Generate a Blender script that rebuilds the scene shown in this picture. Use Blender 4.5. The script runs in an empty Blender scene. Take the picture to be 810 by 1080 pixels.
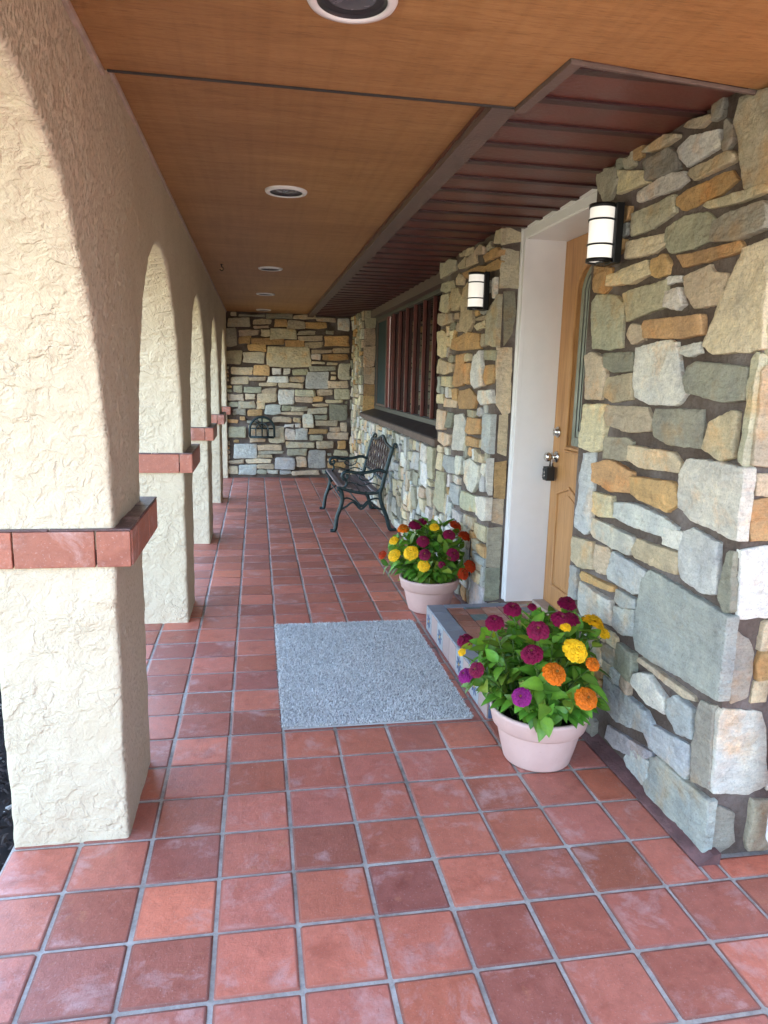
import bpy, bmesh, math, random
from mathutils import Vector, Matrix, noise
R = math.radians
random.seed(7)
scene = bpy.context.scene
COL = scene.collection

# ------------------------------------------------------------------ helpers
class MB:
    """collects geometry, then becomes ONE mesh object"""
    def __init__(s): s.v=[]; s.f=[]; s.c=[]; s.m=[]; s.sm=[]
    def vert(s,p,c=(1,1,1)): s.v.append(tuple(p)); s.c.append(c); return len(s.v)-1
    def face(s,ix,m=0,sm=False): s.f.append(tuple(ix)); s.m.append(m); s.sm.append(sm)
    def box(s,x0,x1,y0,y1,z0,z1,m=0,c=(1,1,1)):
        b=len(s.v)
        for z in (z0,z1):
            for x,y in ((x0,y0),(x1,y0),(x1,y1),(x0,y1)): s.vert((x,y,z),c)
        for q in ((3,2,1,0),(4,5,6,7),(0,1,5,4),(1,2,6,5),(2,3,7,6),(3,0,4,7)): s.face([b+i for i in q],m)
    def prism(s,pts,mapf,d0,d1,m=0,c=(1,1,1)):
        """pts: 2D outline, mapf(a,b,d)->xyz"""
        n=len(pts); b=len(s.v)
        for d in (d0,d1):
            for a,bb in pts: s.vert(mapf(a,bb,d),c)
        s.face([b+i for i in range(n)][::-1],m); s.face([b+n+i for i in range(n)],m)
        for i in range(n):
            j=(i+1)%n; s.face((b+i,b+j,b+n+j,b+n+i),m)
    def tube(s,path,rad,n=8,m=0,c=(1,1,1),flat=None,cap=True):
        """flat=(axis Vector, ratio): squash the section along the axis"""
        P=[Vector(p) for p in path]; k=len(P)
        if not hasattr(rad,'__len__'): rad=[rad]*k
        b=len(s.v); ref=None
        for i,p in enumerate(P):
            t=(P[min(i+1,k-1)]-P[max(i-1,0)]).normalized()
            if ref is None:
                ref=Vector((0,0,1)) if abs(t.z)<.9 else Vector((0,1,0))
            u=t.cross(ref)
            if u.length<1e-4: u=t.cross(Vector((1,.3,.1)))
            u.normalize(); w=u.cross(t).normalized(); ref=w
            for j in range(n):
                a=2*math.pi*j/n; o=(u*math.cos(a)+w*math.sin(a))*rad[i]
                if flat: o=o-flat[0]*(o.dot(flat[0]))*(1-flat[1])
                s.vert(p+o,c)
        for i in range(k-1):
            for j in range(n):
                q=(j+1)%n; s.face((b+i*n+j,b+i*n+q,b+(i+1)*n+q,b+(i+1)*n+j),m,True)
        if cap:
            s.face([b+j for j in range(n)][::-1],m); s.face([b+(k-1)*n+j for j in range(n)],m)
    def lathe(s,prof,n=48,m=0,c=(1,1,1),o=(0,0,0),axis='z',a0=0,a1=2*math.pi,sm=True):
        full=abs(a1-a0-2*math.pi)<1e-6; cnt=n if full else n+1; b=len(s.v)
        for r,h in prof:
            for j in range(cnt):
                a=a0+(a1-a0)*j/n
                if axis=='z': p=(o[0]+r*math.cos(a),o[1]+r*math.sin(a),o[2]+h)
                elif axis=='x': p=(o[0]+h,o[1]+r*math.cos(a),o[2]+r*math.sin(a))
                else: p=(o[0]+r*math.sin(a),o[1]+h,o[2]+r*math.cos(a))
                s.vert(p,c)
        for i in range(len(prof)-1):
            for j in range(n):
                q=(j+1)%cnt; s.face((b+i*cnt+j,b+i*cnt+q,b+(i+1)*cnt+q,b+(i+1)*cnt+j),m,sm)
    def build(s,name,mats,parent=None,bevel=0,recalc=True,smooth=None):
        me=bpy.data.meshes.new(name); me.from_pydata(s.v,[],s.f)
        if not isinstance(mats,(list,tuple)): mats=[mats]
        for m in mats: me.materials.append(m)
        me.polygons.foreach_set('material_index',s.m)
        me.polygons.foreach_set('use_smooth',[bool(x) if smooth is None else smooth for x in s.sm])
        at=me.color_attributes.new('tint','FLOAT_COLOR','POINT')
        at.data.foreach_set('color',[x for c in s.c for x in (*c,1.0)])
        if recalc:
            bm=bmesh.new(); bm.from_mesh(me); bmesh.ops.recalc_face_normals(bm,faces=bm.faces); bm.to_mesh(me); bm.free()
        me.update()
        o=bpy.data.objects.new(name,me); COL.objects.link(o)
        if parent is not None: o.parent=parent
        if bevel:
            bv=o.modifiers.new('bevel','BEVEL'); bv.width=bevel; bv.segments=2; bv.limit_method='ANGLE'; bv.angle_limit=R(40)
        return o
def tag(o,label=None,cat=None,group=None,kind=None):
    if label: o['label']=label
    if cat: o['category']=cat
    if group: o['group']=group
    if kind or label: o['kind']=kind or 'thing'
    return o
def thing(name,label,cat,group=None,loc=(0,0,0)):
    o=bpy.data.objects.new(name,None); COL.objects.link(o); o.location=loc; o.empty_display_size=.1
    return tag(o,label,cat,group)
def copy_tree(o,parent=None):
    c=o.copy(); COL.objects.link(c); c.parent=parent
    for ch in list(o.children): copy_tree(ch,c)
    return c
def fbm(p,o=3):
    return noise.fractal(p,1.0,2.0,o)

# ------------------------------------------------------------------ materials
class NT:
    def __init__(s,name):
        s.mat=bpy.data.materials.new(name); s.mat.use_nodes=True; s.t=s.mat.node_tree
        s.b=s.t.nodes['Principled BSDF']; s.out=s.t.nodes['Material Output']
        s.tc=s.t.nodes.new('ShaderNodeTexCoord')
    def n(s,ty,**k):
        nd=s.t.nodes.new(ty)
        for a,v in k.items(): setattr(nd,a,v)
        return nd
    def l(s,a,b): s.t.links.new(a,b)
    def put(s,sock,v):
        if isinstance(v,bpy.types.NodeSocket): s.l(v,sock)
        else: sock.default_value=v
    def co(s,scale=(1,1,1),rot=(0,0,0),src=None):
        m=s.n('ShaderNodeMapping'); m.inputs['Scale'].default_value=scale; m.inputs['Rotation'].default_value=rot
        s.l(src if src is not None else s.tc.outputs['Object'],m.inputs['Vector']); return m.outputs[0]
    def noise(s,scale,detail=4,rough=.55,vec=None,dist=0):
        nd=s.n('ShaderNodeTexNoise'); nd.inputs['Scale'].default_value=scale; nd.inputs['Detail'].default_value=detail
        nd.inputs['Roughness'].default_value=rough; nd.inputs['Distortion'].default_value=dist
        s.l(vec if vec is not None else s.tc.outputs['Object'],nd.inputs['Vector']); return nd.outputs['Fac']
    def noisec(s,scale,detail=3,vec=None):
        nd=s.n('ShaderNodeTexNoise'); nd.inputs['Scale'].default_value=scale; nd.inputs['Detail'].default_value=detail
        s.l(vec if vec is not None else s.tc.outputs['Object'],nd.inputs['Vector']); return nd.outputs['Color']
    def voro(s,scale,vec=None,feature='F1'):
        nd=s.n('ShaderNodeTexVoronoi',feature=feature); nd.inputs['Scale'].default_value=scale
        s.l(vec if vec is not None else s.tc.outputs['Object'],nd.inputs['Vector']); return nd.outputs['Distance']
    def ramp(s,fac,stops):
        r=s.n('ShaderNodeValToRGB'); e=r.color_ramp.elements
        while len(e)<len(stops): e.new(.5)
        for i,(p,c) in enumerate(stops):
            e[i].position=p; e[i].color=(*c,1) if hasattr(c,'__len__') else (c,c,c,1)
        s.l(fac,r.inputs['Fac']); return r.outputs['Color']
    def mix(s,fac,a,b,mode='MIX'):
        m=s.n('ShaderNodeMix',data_type='RGBA',blend_type=mode)
        s.put(m.inputs[0],fac)
        for sock,v in ((m.inputs[6],a),(m.inputs[7],b)):
            s.put(sock,(*v,1) if isinstance(v,tuple) and len(v)==3 else v)
        return m.outputs[2]
    def math(s,op,a,b=0.0,clamp=False):
        m=s.n('ShaderNodeMath',operation=op); m.use_clamp=clamp
        s.put(m.inputs[0],a); s.put(m.inputs[1],b); return m.outputs[0]
    def attr(s,name='tint'):
        a=s.n('ShaderNodeAttribute'); a.attribute_name=name; return a.outputs['Color']
    def bump(s,h,dist,strength=1.0,prev=None):
        b=s.n('ShaderNodeBump'); b.inputs['Strength'].default_value=strength; b.inputs['Distance'].default_value=dist
        s.l(h,b.inputs['Height'])
        if prev is not None: s.l(prev,b.inputs['Normal'])
        return b.outputs[0]
    def done(s,color=None,rough=.6,normal=None,metal=0,spec=.5,**k):
        if color is not None: s.put(s.b.inputs['Base Color'],(*color,1) if isinstance(color,tuple) else color)
        s.put(s.b.inputs['Roughness'],rough); s.b.inputs['Metallic'].default_value=metal
        s.b.inputs['Specular IOR Level'].default_value=spec
        if normal is not None: s.l(normal,s.b.inputs['Normal'])
        for a,v in k.items(): s.put(s.b.inputs[a.replace('_',' ')],v)
        return s.mat
def simple(name,color,rough=.5,metal=0,spec=.5,var=.12,nscale=30,bump=0,bscale=120):
    t=NT(name); f=t.noise(nscale,5)
    d=tuple(max(0,x*(1-var)) for x in color); u=tuple(min(1,x*(1+var)) for x in color)
    c=t.ramp(f,[(.3,d),(.7,u)])
    rn=t.ramp(f,[(.2,max(.02,rough-.08)),(.8,min(1,rough+.08))])
    nb=t.bump(t.noise(bscale,4),bump) if bump else None
    return t.done(c,rn,nb,metal,spec)

M={}
# stone: base colour per stone from the mesh, streaks, rust, specks
t=NT('field_stone'); tint=t.attr(); 
w=t.co((1,1,1)); n1=t.noise(7,6,.65); n2=t.noise(38,8,.78); n3=t.noise(170,5,.75)
st=t.noise(9,5,.7,t.co((1.2,1.2,7)),1.2)
chip=t.voro(30,t.mix(.05,t.co((1,1,1.7)),t.noisec(22,3)))
c=t.mix(t.ramp(n1,[(.35,0.0),(.7,1.0)]),t.mix(1.0,tint,(.88,.86,.84),'MULTIPLY'),t.mix(1.0,tint,(1.26,1.20,1.08),'MULTIPLY'))
c=t.mix(t.math('MULTIPLY',t.ramp(st,[(.44,0.0),(.60,1.0)]),.30),c,t.mix(1.0,c,(.62,.62,.60),'MULTIPLY'))
c=t.mix(t.math('MULTIPLY',t.ramp(t.noise(4.5,5,.65),[(.55,0.0),(.68,1.0)]),.55),c,t.mix(1.0,c,(1.2,.80,.46),'MULTIPLY'))
c=t.mix(t.math('MULTIPLY',t.ramp(n2,[(.52,0.0),(.70,1.0)]),.7),c,t.mix(1.0,c,(1.40,1.38,1.34),'MULTIPLY'))
c=t.mix(t.math('MULTIPLY',t.ramp(n2,[(.28,1.0),(.45,0.0)]),.7),c,t.mix(1.0,c,(.42,.40,.38),'MULTIPLY'))
c=t.mix(t.math('MULTIPLY',t.ramp(n3,[(.52,0.0),(.66,1.0)]),.55),c,t.mix(1.0,c,(.5,.49,.48),'MULTIPLY'))
c=t.mix(t.math('MULTIPLY',t.ramp(n3,[(.3,1.0),(.42,0.0)]),.5),c,t.mix(1.0,c,(1.4,1.38,1.34),'MULTIPLY'))
crk=t.ramp(t.voro(7,t.mix(.16,t.tc.outputs['Object'],t.noisec(6)),'DISTANCE_TO_EDGE'),[(.0,0.0),(.012,1.0)])
c=t.mix(t.math('MULTIPLY',t.math('SUBTRACT',1.0,crk),.10),c,t.mix(1.0,c,(.35,.31,.28),'MULTIPLY'))
h=t.math('ADD',t.math('MULTIPLY',n2,.75),t.math('MULTIPLY',n3,.30)); h=t.math('ADD',h,t.math('MULTIPLY',st,.28)); h=t.math('ADD',h,t.math('MULTIPLY',crk,.03)); h=t.math('ADD',h,t.math('MULTIPLY',chip,.45))
M['stone']=t.done(c,t.ramp(n2,[(.3,.62),(.7,.85)]),t.bump(h,.016,1.0),0,.35)
# mortar
t=NT('mortar'); n1=t.noise(4,4); n2=t.noise(60,6,.7); n3=t.noise(220,3)
c=t.ramp(n1,[(.3,(.10,.070,.053)),(.5,(.155,.118,.098)),(.72,(.26,.22,.205))])
c=t.mix(t.math('MULTIPLY',t.ramp(n2,[(.35,1.0),(.6,0.0)]),.6),c,t.mix(1.0,c,(.6,.58,.56),'MULTIPLY'))
M['mortar']=t.done(c,.9,t.bump(t.math('ADD',n2,t.math('MULTIPLY',n3,.4)),.014,.9),0,.2)
# stucco
t=NT('stucco'); wv=t.mix(.07,t.tc.outputs['Object'],t.noisec(14,4)); n1=t.noise(2.2,4); n3=t.noise(130,6,.7); n5=t.noise(300,3,.6)
f1=t.noise(24,5,.6,wv,.4); f2=t.noise(41,5,.62,t.mix(.05,t.tc.outputs['Object'],t.noisec(30,3)))
msk=t.ramp(t.noise(5,4,.6),[(.36,.35),(.62,1.0)])
f1=t.noise(21,3,.5,wv,.5); f2=t.noise(48,3,.55,wv,.3)
flakes=t.ramp(f1,[(.40,0.0),(.47,.15),(.57,1.0),(.72,.75)])        # smeared trowel passes, soft lips
flakes2=t.ramp(f2,[(.40,0.0),(.60,1.0)])
trow=t.math('MULTIPLY',t.math('ADD',t.math('MULTIPLY',flakes,.60),t.math('MULTIPLY',flakes2,.34)),msk); trow=t.math('ADD',trow,t.math('MULTIPLY',n3,.34)); trow=t.math('ADD',trow,t.math('MULTIPLY',n5,.08))
pit=t.noise(110,6,.75,t.co((1,1,.7))); scr=t.noise(38,6,.75,t.co((1,1,.62)))                # dragged, pitted float finish
pits=t.ramp(pit,[(.36,0.0),(.50,1.0)])
rough=t.math('ADD',t.math('MULTIPLY',pits,.45),t.math('MULTIPLY',scr,.55)); rough=t.math('ADD',rough,t.math('MULTIPLY',n5,.45))
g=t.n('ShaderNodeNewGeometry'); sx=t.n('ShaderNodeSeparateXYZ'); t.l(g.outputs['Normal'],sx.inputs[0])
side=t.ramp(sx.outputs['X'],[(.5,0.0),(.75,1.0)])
h=t.mix(side,trow,rough)
c=t.ramp(n1,[(.3,(.60,.50,.355)),(.7,(.67,.57,.42))])
c=t.mix(t.math('MULTIPLY',t.ramp(n3,[(.3,1.0),(.43,0.0)]),.30),c,t.mix(1.0,c,(.70,.62,.52),'MULTIPLY'))
c=t.mix(t.math('MULTIPLY',t.math('MULTIPLY',side,t.ramp(pit,[(.33,1.0),(.47,0.0)])),.80),c,(.33,.24,.15))      # inner-face pits browned: their shade is put into the colour
c=t.mix(t.math('MULTIPLY',side,t.math('MULTIPLY',t.ramp(scr,[(.35,1.0),(.55,0.0)]),.22)),c,(.52,.40,.25))  # inner faces tinted tan in patches, again shade put into the colour
c=t.mix(t.math('MULTIPLY',t.ramp(t.noise(5,5,.7),[(.6,0.0),(.78,1.0)]),.22),c,(.62,.44,.30))
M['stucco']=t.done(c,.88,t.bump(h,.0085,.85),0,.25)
# terracotta floor tile
t=NT('terracotta_tile'); tint=t.attr(); sp=t.n('ShaderNodeSeparateColor'); t.l(tint,sp.inputs[0]); W=t.math('ADD',t.math('MULTIPLY',sp.outputs[0],197.0),t.math('MULTIPLY',sp.outputs[1],331.0))
def n4(scale,det,ro,dist=0):
    nd=t.n('ShaderNodeTexNoise',noise_dimensions='4D'); nd.inputs['Scale'].default_value=scale; nd.inputs['Detail'].default_value=det; nd.inputs['Roughness'].default_value=ro; nd.inputs['Distortion'].default_value=dist
    t.l(t.tc.outputs['Object'],nd.inputs['Vector']); t.l(W,nd.inputs['W']); return nd.outputs['Fac']
n2=n4(24,7,.75,.2); n3=t.noise(150,4,.75); hz=n4(6.5,7,.72,.5); st=n4(9,5,.65,.3)
c=t.mix(t.ramp(n2,[(.35,0.0),(.7,1.0)]),t.mix(1.0,tint,(.86,.80,.78),'MULTIPLY'),t.mix(1.0,tint,(1.22,1.22,1.18),'MULTIPLY'))
c=t.mix(t.math('MULTIPLY',t.ramp(hz,[(.53,0.0),(.66,1.0)]),.50),c,(.64,.43,.39))
c=t.mix(t.math('MULTIPLY',t.ramp(st,[(.34,1.0),(.46,0.0)]),.55),c,t.mix(1.0,c,(.66,.50,.46),'MULTIPLY'))
c=t.mix(t.math('MULTIPLY',t.ramp(n4(14,6,.7),[(.60,0.0),(.68,1.0)]),.5),c,(.50,.20,.10))
c=t.mix(t.math('MULTIPLY',t.ramp(n3,[(.60,0.0),(.70,1.0)]),.5),c,(.60,.44,.39))
c=t.mix(t.math('MULTIPLY',t.ramp(n3,[(.28,1.0),(.38,0.0)]),.6),c,t.mix(1.0,c,(.45,.36,.33),'MULTIPLY'))
M['tile']=t.done(c,t.ramp(n2,[(.3,.34),(.7,.55)]),t.bump(t.math('ADD',n2,t.math('MULTIPLY',n3,.35)),.004,.8),0,.5)
t=NT('grout'); n2=t.noise(55,7,.8); n1=t.noise(4,5,.7)
c=t.ramp(n1,[(.33,(.20,.170,.140)),(.47,(.39,.345,.295)),(.66,(.55,.50,.44))]); c=t.mix(t.math('MULTIPLY',t.ramp(n2,[(.35,1.0),(.55,0.0)]),.5),c,(.20,.175,.165))
M['grout']=t.done(c,.85,t.bump(n2,.004,.8),0,.3)
# plywood ceiling: grain runs across the porch (X)
t=NT('plywood'); g1=t.noise(1.0,9,.78,t.co((2.4,20,1)),.9); g2=t.noise(1.0,6,.8,t.co((16,150,1)),.6); b=t.noise(1.0,3,.5,t.co((.5,3.2,1))); cr=t.noise(1.0,2,.5,t.co((34,1.2,1)))
c=t.ramp(g1,[(.25,(.25,.120,.042)),(.5,(.355,.183,.066)),(.75,(.43,.235,.092))])
c=t.mix(t.math('MULTIPLY',t.ramp(g2,[(.34,1.0),(.5,0.0)]),.75),c,t.mix(1.0,c,(.58,.50,.42),'MULTIPLY'))
c=t.mix(t.math('MULTIPLY',t.ramp(b,[(.4,0.0),(.65,1.0)]),.5),c,t.mix(1.0,c,(.76,.68,.6),'MULTIPLY'))
c=t.mix(t.math('MULTIPLY',t.ramp(cr,[(.45,0.0),(.65,1.0)]),.30),c,t.mix(1.0,c,(.7,.62,.5),'MULTIPLY'))
c=t.mix(t.ramp(t.noise(14,2),[(.78,0.0),(.82,.7)]),c,(.10,.04,.015))
M['ply']=t.done(c,.55,t.bump(t.math('ADD',g1,g2),.002,.5),0,.35)
# oak door
t=NT('oak'); g1=t.noise(1.0,6,.65,t.co((30,26,1.6)),1.2); g2=t.noise(1.0,4,.6,t.co((150,150,7)),.2)
c=t.ramp(g1,[(.25,(.30,.13,.042)),(.5,(.46,.225,.08)),(.75,(.56,.30,.12))])
c=t.mix(t.math('MULTIPLY',t.ramp(g2,[(.3,1.0),(.5,0.0)]),.5),c,t.mix(1.0,c,(.62,.55,.45),'MULTIPLY'))
M['oak']=t.done(c,.42,t.bump(g2,.0015,.5),0,.5)
M['maroon']=simple('maroon_metal_siding',(.115,.033,.022),.40,0,.5,.22,9,.0015,60)
M['maroon_rib']=simple('dark_maroon_rib',(.040,.011,.010),.45,0,.4,.2,9,.0015,60)
M['trim']=simple('weathered_trim_paint',(.125,.085,.07),.55,0,.4,.2,12,.002,90)
M['cove']=simple('cove_trim',(.40,.31,.25),.6,0,.4,.15,20,.001)
M['white']=simple('white_door_paint',(.82,.80,.79),.42,0,.5,.035,6,.0006,70)
M['kerb']=simple('red_brown_base_mortar',(.125,.062,.058),.75,0,.3,.35,14,.006,50)
M['black']=simple('black_metal',(.012,.012,.013),.38,.6,.5,.2)
M['nickel']=simple('brushed_nickel',(.62,.59,.55),.25,1,.5,.1,60)
M['rubber']=simple('black_vinyl',(.012,.012,.013),.45,0,.5,.2)
M['grey_wrap']=simple('window_frame_grey',(.075,.068,.055),.55,0,.4,.25,10)
M['red_frame']=simple('red_window_paint',(.15,.038,.028),.45,0,.5,.25,14)
M['sill']=simple('brown_sill_stone',(.125,.085,.066),.75,0,.35,.3,9,.006,40)
M['sill_top']=simple('dark_sill_paint',(.035,.028,.026),.55,0,.4,.3,8,.002,40)
M['screen']=simple('teal_screen_mesh',(.018,.036,.040),.7,0,.3,.15,300)
M['iron']=simple('verdigris_iron',(.022,.040,.042),.45,.35,.5,.5,40,.002,160)
M['cast']=simple('grey_green_cast_iron',(.12,.15,.15),.5,.3,.5,.4,40,.002,160)
M['lattice']=simple('brown_cast_panel',(.085,.052,.045),.5,.2,.5,.3,30,.001)
t=NT('weathered_slat'); g=t.noise(1.0,5,.6,t.co((60,2.5,60)),.5)
M['slat']=t.done(t.ramp(g,[(.3,(.15,.105,.095)),(.7,(.27,.205,.19))]),.6,t.bump(g,.002,.6),0,.4)
M['ring']=simple('light_trim_white',(.70,.69,.68),.4,0,.5,.03)
M['baffle']=simple('light_baffle',(.02,.021,.024),.4,0,.5,.2)
M['lens']=simple('lamp_face_grey',(.085,.09,.105),.25,0,.5,.15)
M['pot']=None
t=NT('pink_clay_pot'); n1=t.noise(7,4); n2=t.noise(60,5,.6)
c=t.ramp(n1,[(.3,(.545,.355,.31)),(.7,(.62,.42,.37))]); c=t.mix(t.math('MULTIPLY',t.ramp(t.noise(3.5,5,.7),[(.58,0.0),(.75,1.0)]),.35),c,(.66,.52,.48))
c=t.mix(t.math('MULTIPLY',t.ramp(n2,[(.28,1.0),(.4,0.0)]),.25),c,t.mix(1.0,c,(.7,.62,.58),'MULTIPLY'))
M['pot']=t.done(c,.6,t.bump(n2,.0012,.6),0,.4)
M['soil']=simple('potting_soil',(.025,.016,.011),.95,0,.2,.4,60,.01,60)
t=NT('leaf'); tint=t.attr(); n=t.noise(45,3)
c=t.mix(t.ramp(n,[(.35,0.0),(.7,1.0)]),tint,t.mix(1.0,tint,(1.35,1.2,.9),'MULTIPLY'))
t.done(c,.42,t.bump(t.noise(70,3),.003,.6),0,.5)
tr=t.n('ShaderNodeBsdfTranslucent'); t.l(t.mix(1.0,c,(1.5,1.5,.6),'MULTIPLY'),tr.inputs['Color'])
mx=t.n('ShaderNodeMixShader'); mx.inputs[0].default_value=.28
t.l(t.b.outputs[0],mx.inputs[1]); t.l(tr.outputs[0],mx.inputs[2]); t.l(mx.outputs[0],t.out.inputs['Surface']); M['leaf']=t.mat
t=NT('petal'); tint=t.attr(); t.done(tint,.6,None,0,.25)
tr=t.n('ShaderNodeBsdfTranslucent'); t.l(tint,tr.inputs['Color']); mx=t.n('ShaderNodeMixShader'); mx.inputs[0].default_value=.2
t.l(t.b.outputs[0],mx.inputs[1]); t.l(tr.outputs[0],mx.inputs[2]); t.l(mx.outputs[0],t.out.inputs['Surface']); M['petal']=t.mat
t=NT('shag_yarn'); M['shag']=t.done(t.attr(),.9,None,0,.2)
t=NT('opal_glass'); M['opal']=t.done((.80,.79,.76),.3,None,0,.5,Emission_Color=(1,.93,.82,1),Emission_Strength=.05)
t=NT('window_glass'); M['glass']=t.done((.006,.007,.007),.03,t.bump(t.noise(2.5,2),.004,.25),0,.75)
t=NT('leaded_door_glass'); v=t.voro(26,t.co((1,1.6,1))); n=t.noise(40,4)
M['doorglass']=t.done(t.ramp(t.noise(5,4,.6),[(.3,(.20,.225,.185)),(.7,(.36,.385,.33))]),.14,t.bump(t.math('ADD',v,n),.004,.7),0,.7)
M['came']=simple('lead_came',(.12,.12,.11),.4,.8,.5,.2)
t=NT('bed_bark'); M['bark']=t.done(t.attr(),.9,None,0,.2)
t=NT('lawn'); n=t.noise(3,6,.7); c=t.ramp(n,[(.3,(.11,.112,.055)),(.7,(.19,.18,.095))]); M['lawn']=t.done(c,.9,t.bump(t.noise(40,4),.03,.8),0,.2)
M['glaze']=None
t=NT('glazed_tile'); tint=t.attr(); n=t.noise(18,5,.6); c=t.mix(t.ramp(n,[(.3,0.0),(.7,.5)]),tint,t.mix(1.0,tint,(.72,.70,.72),'MULTIPLY'))
M['glaze']=t.done(c,.35,t.bump(n,.002,.4),0,.5)
M['slab']=simple('porch_slab_concrete',(.30,.28,.26),.85,0,.3,.2,8,.004,60)
M['unseen_roof']=simple('roof_board',(.16,.12,.09),.8)
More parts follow.
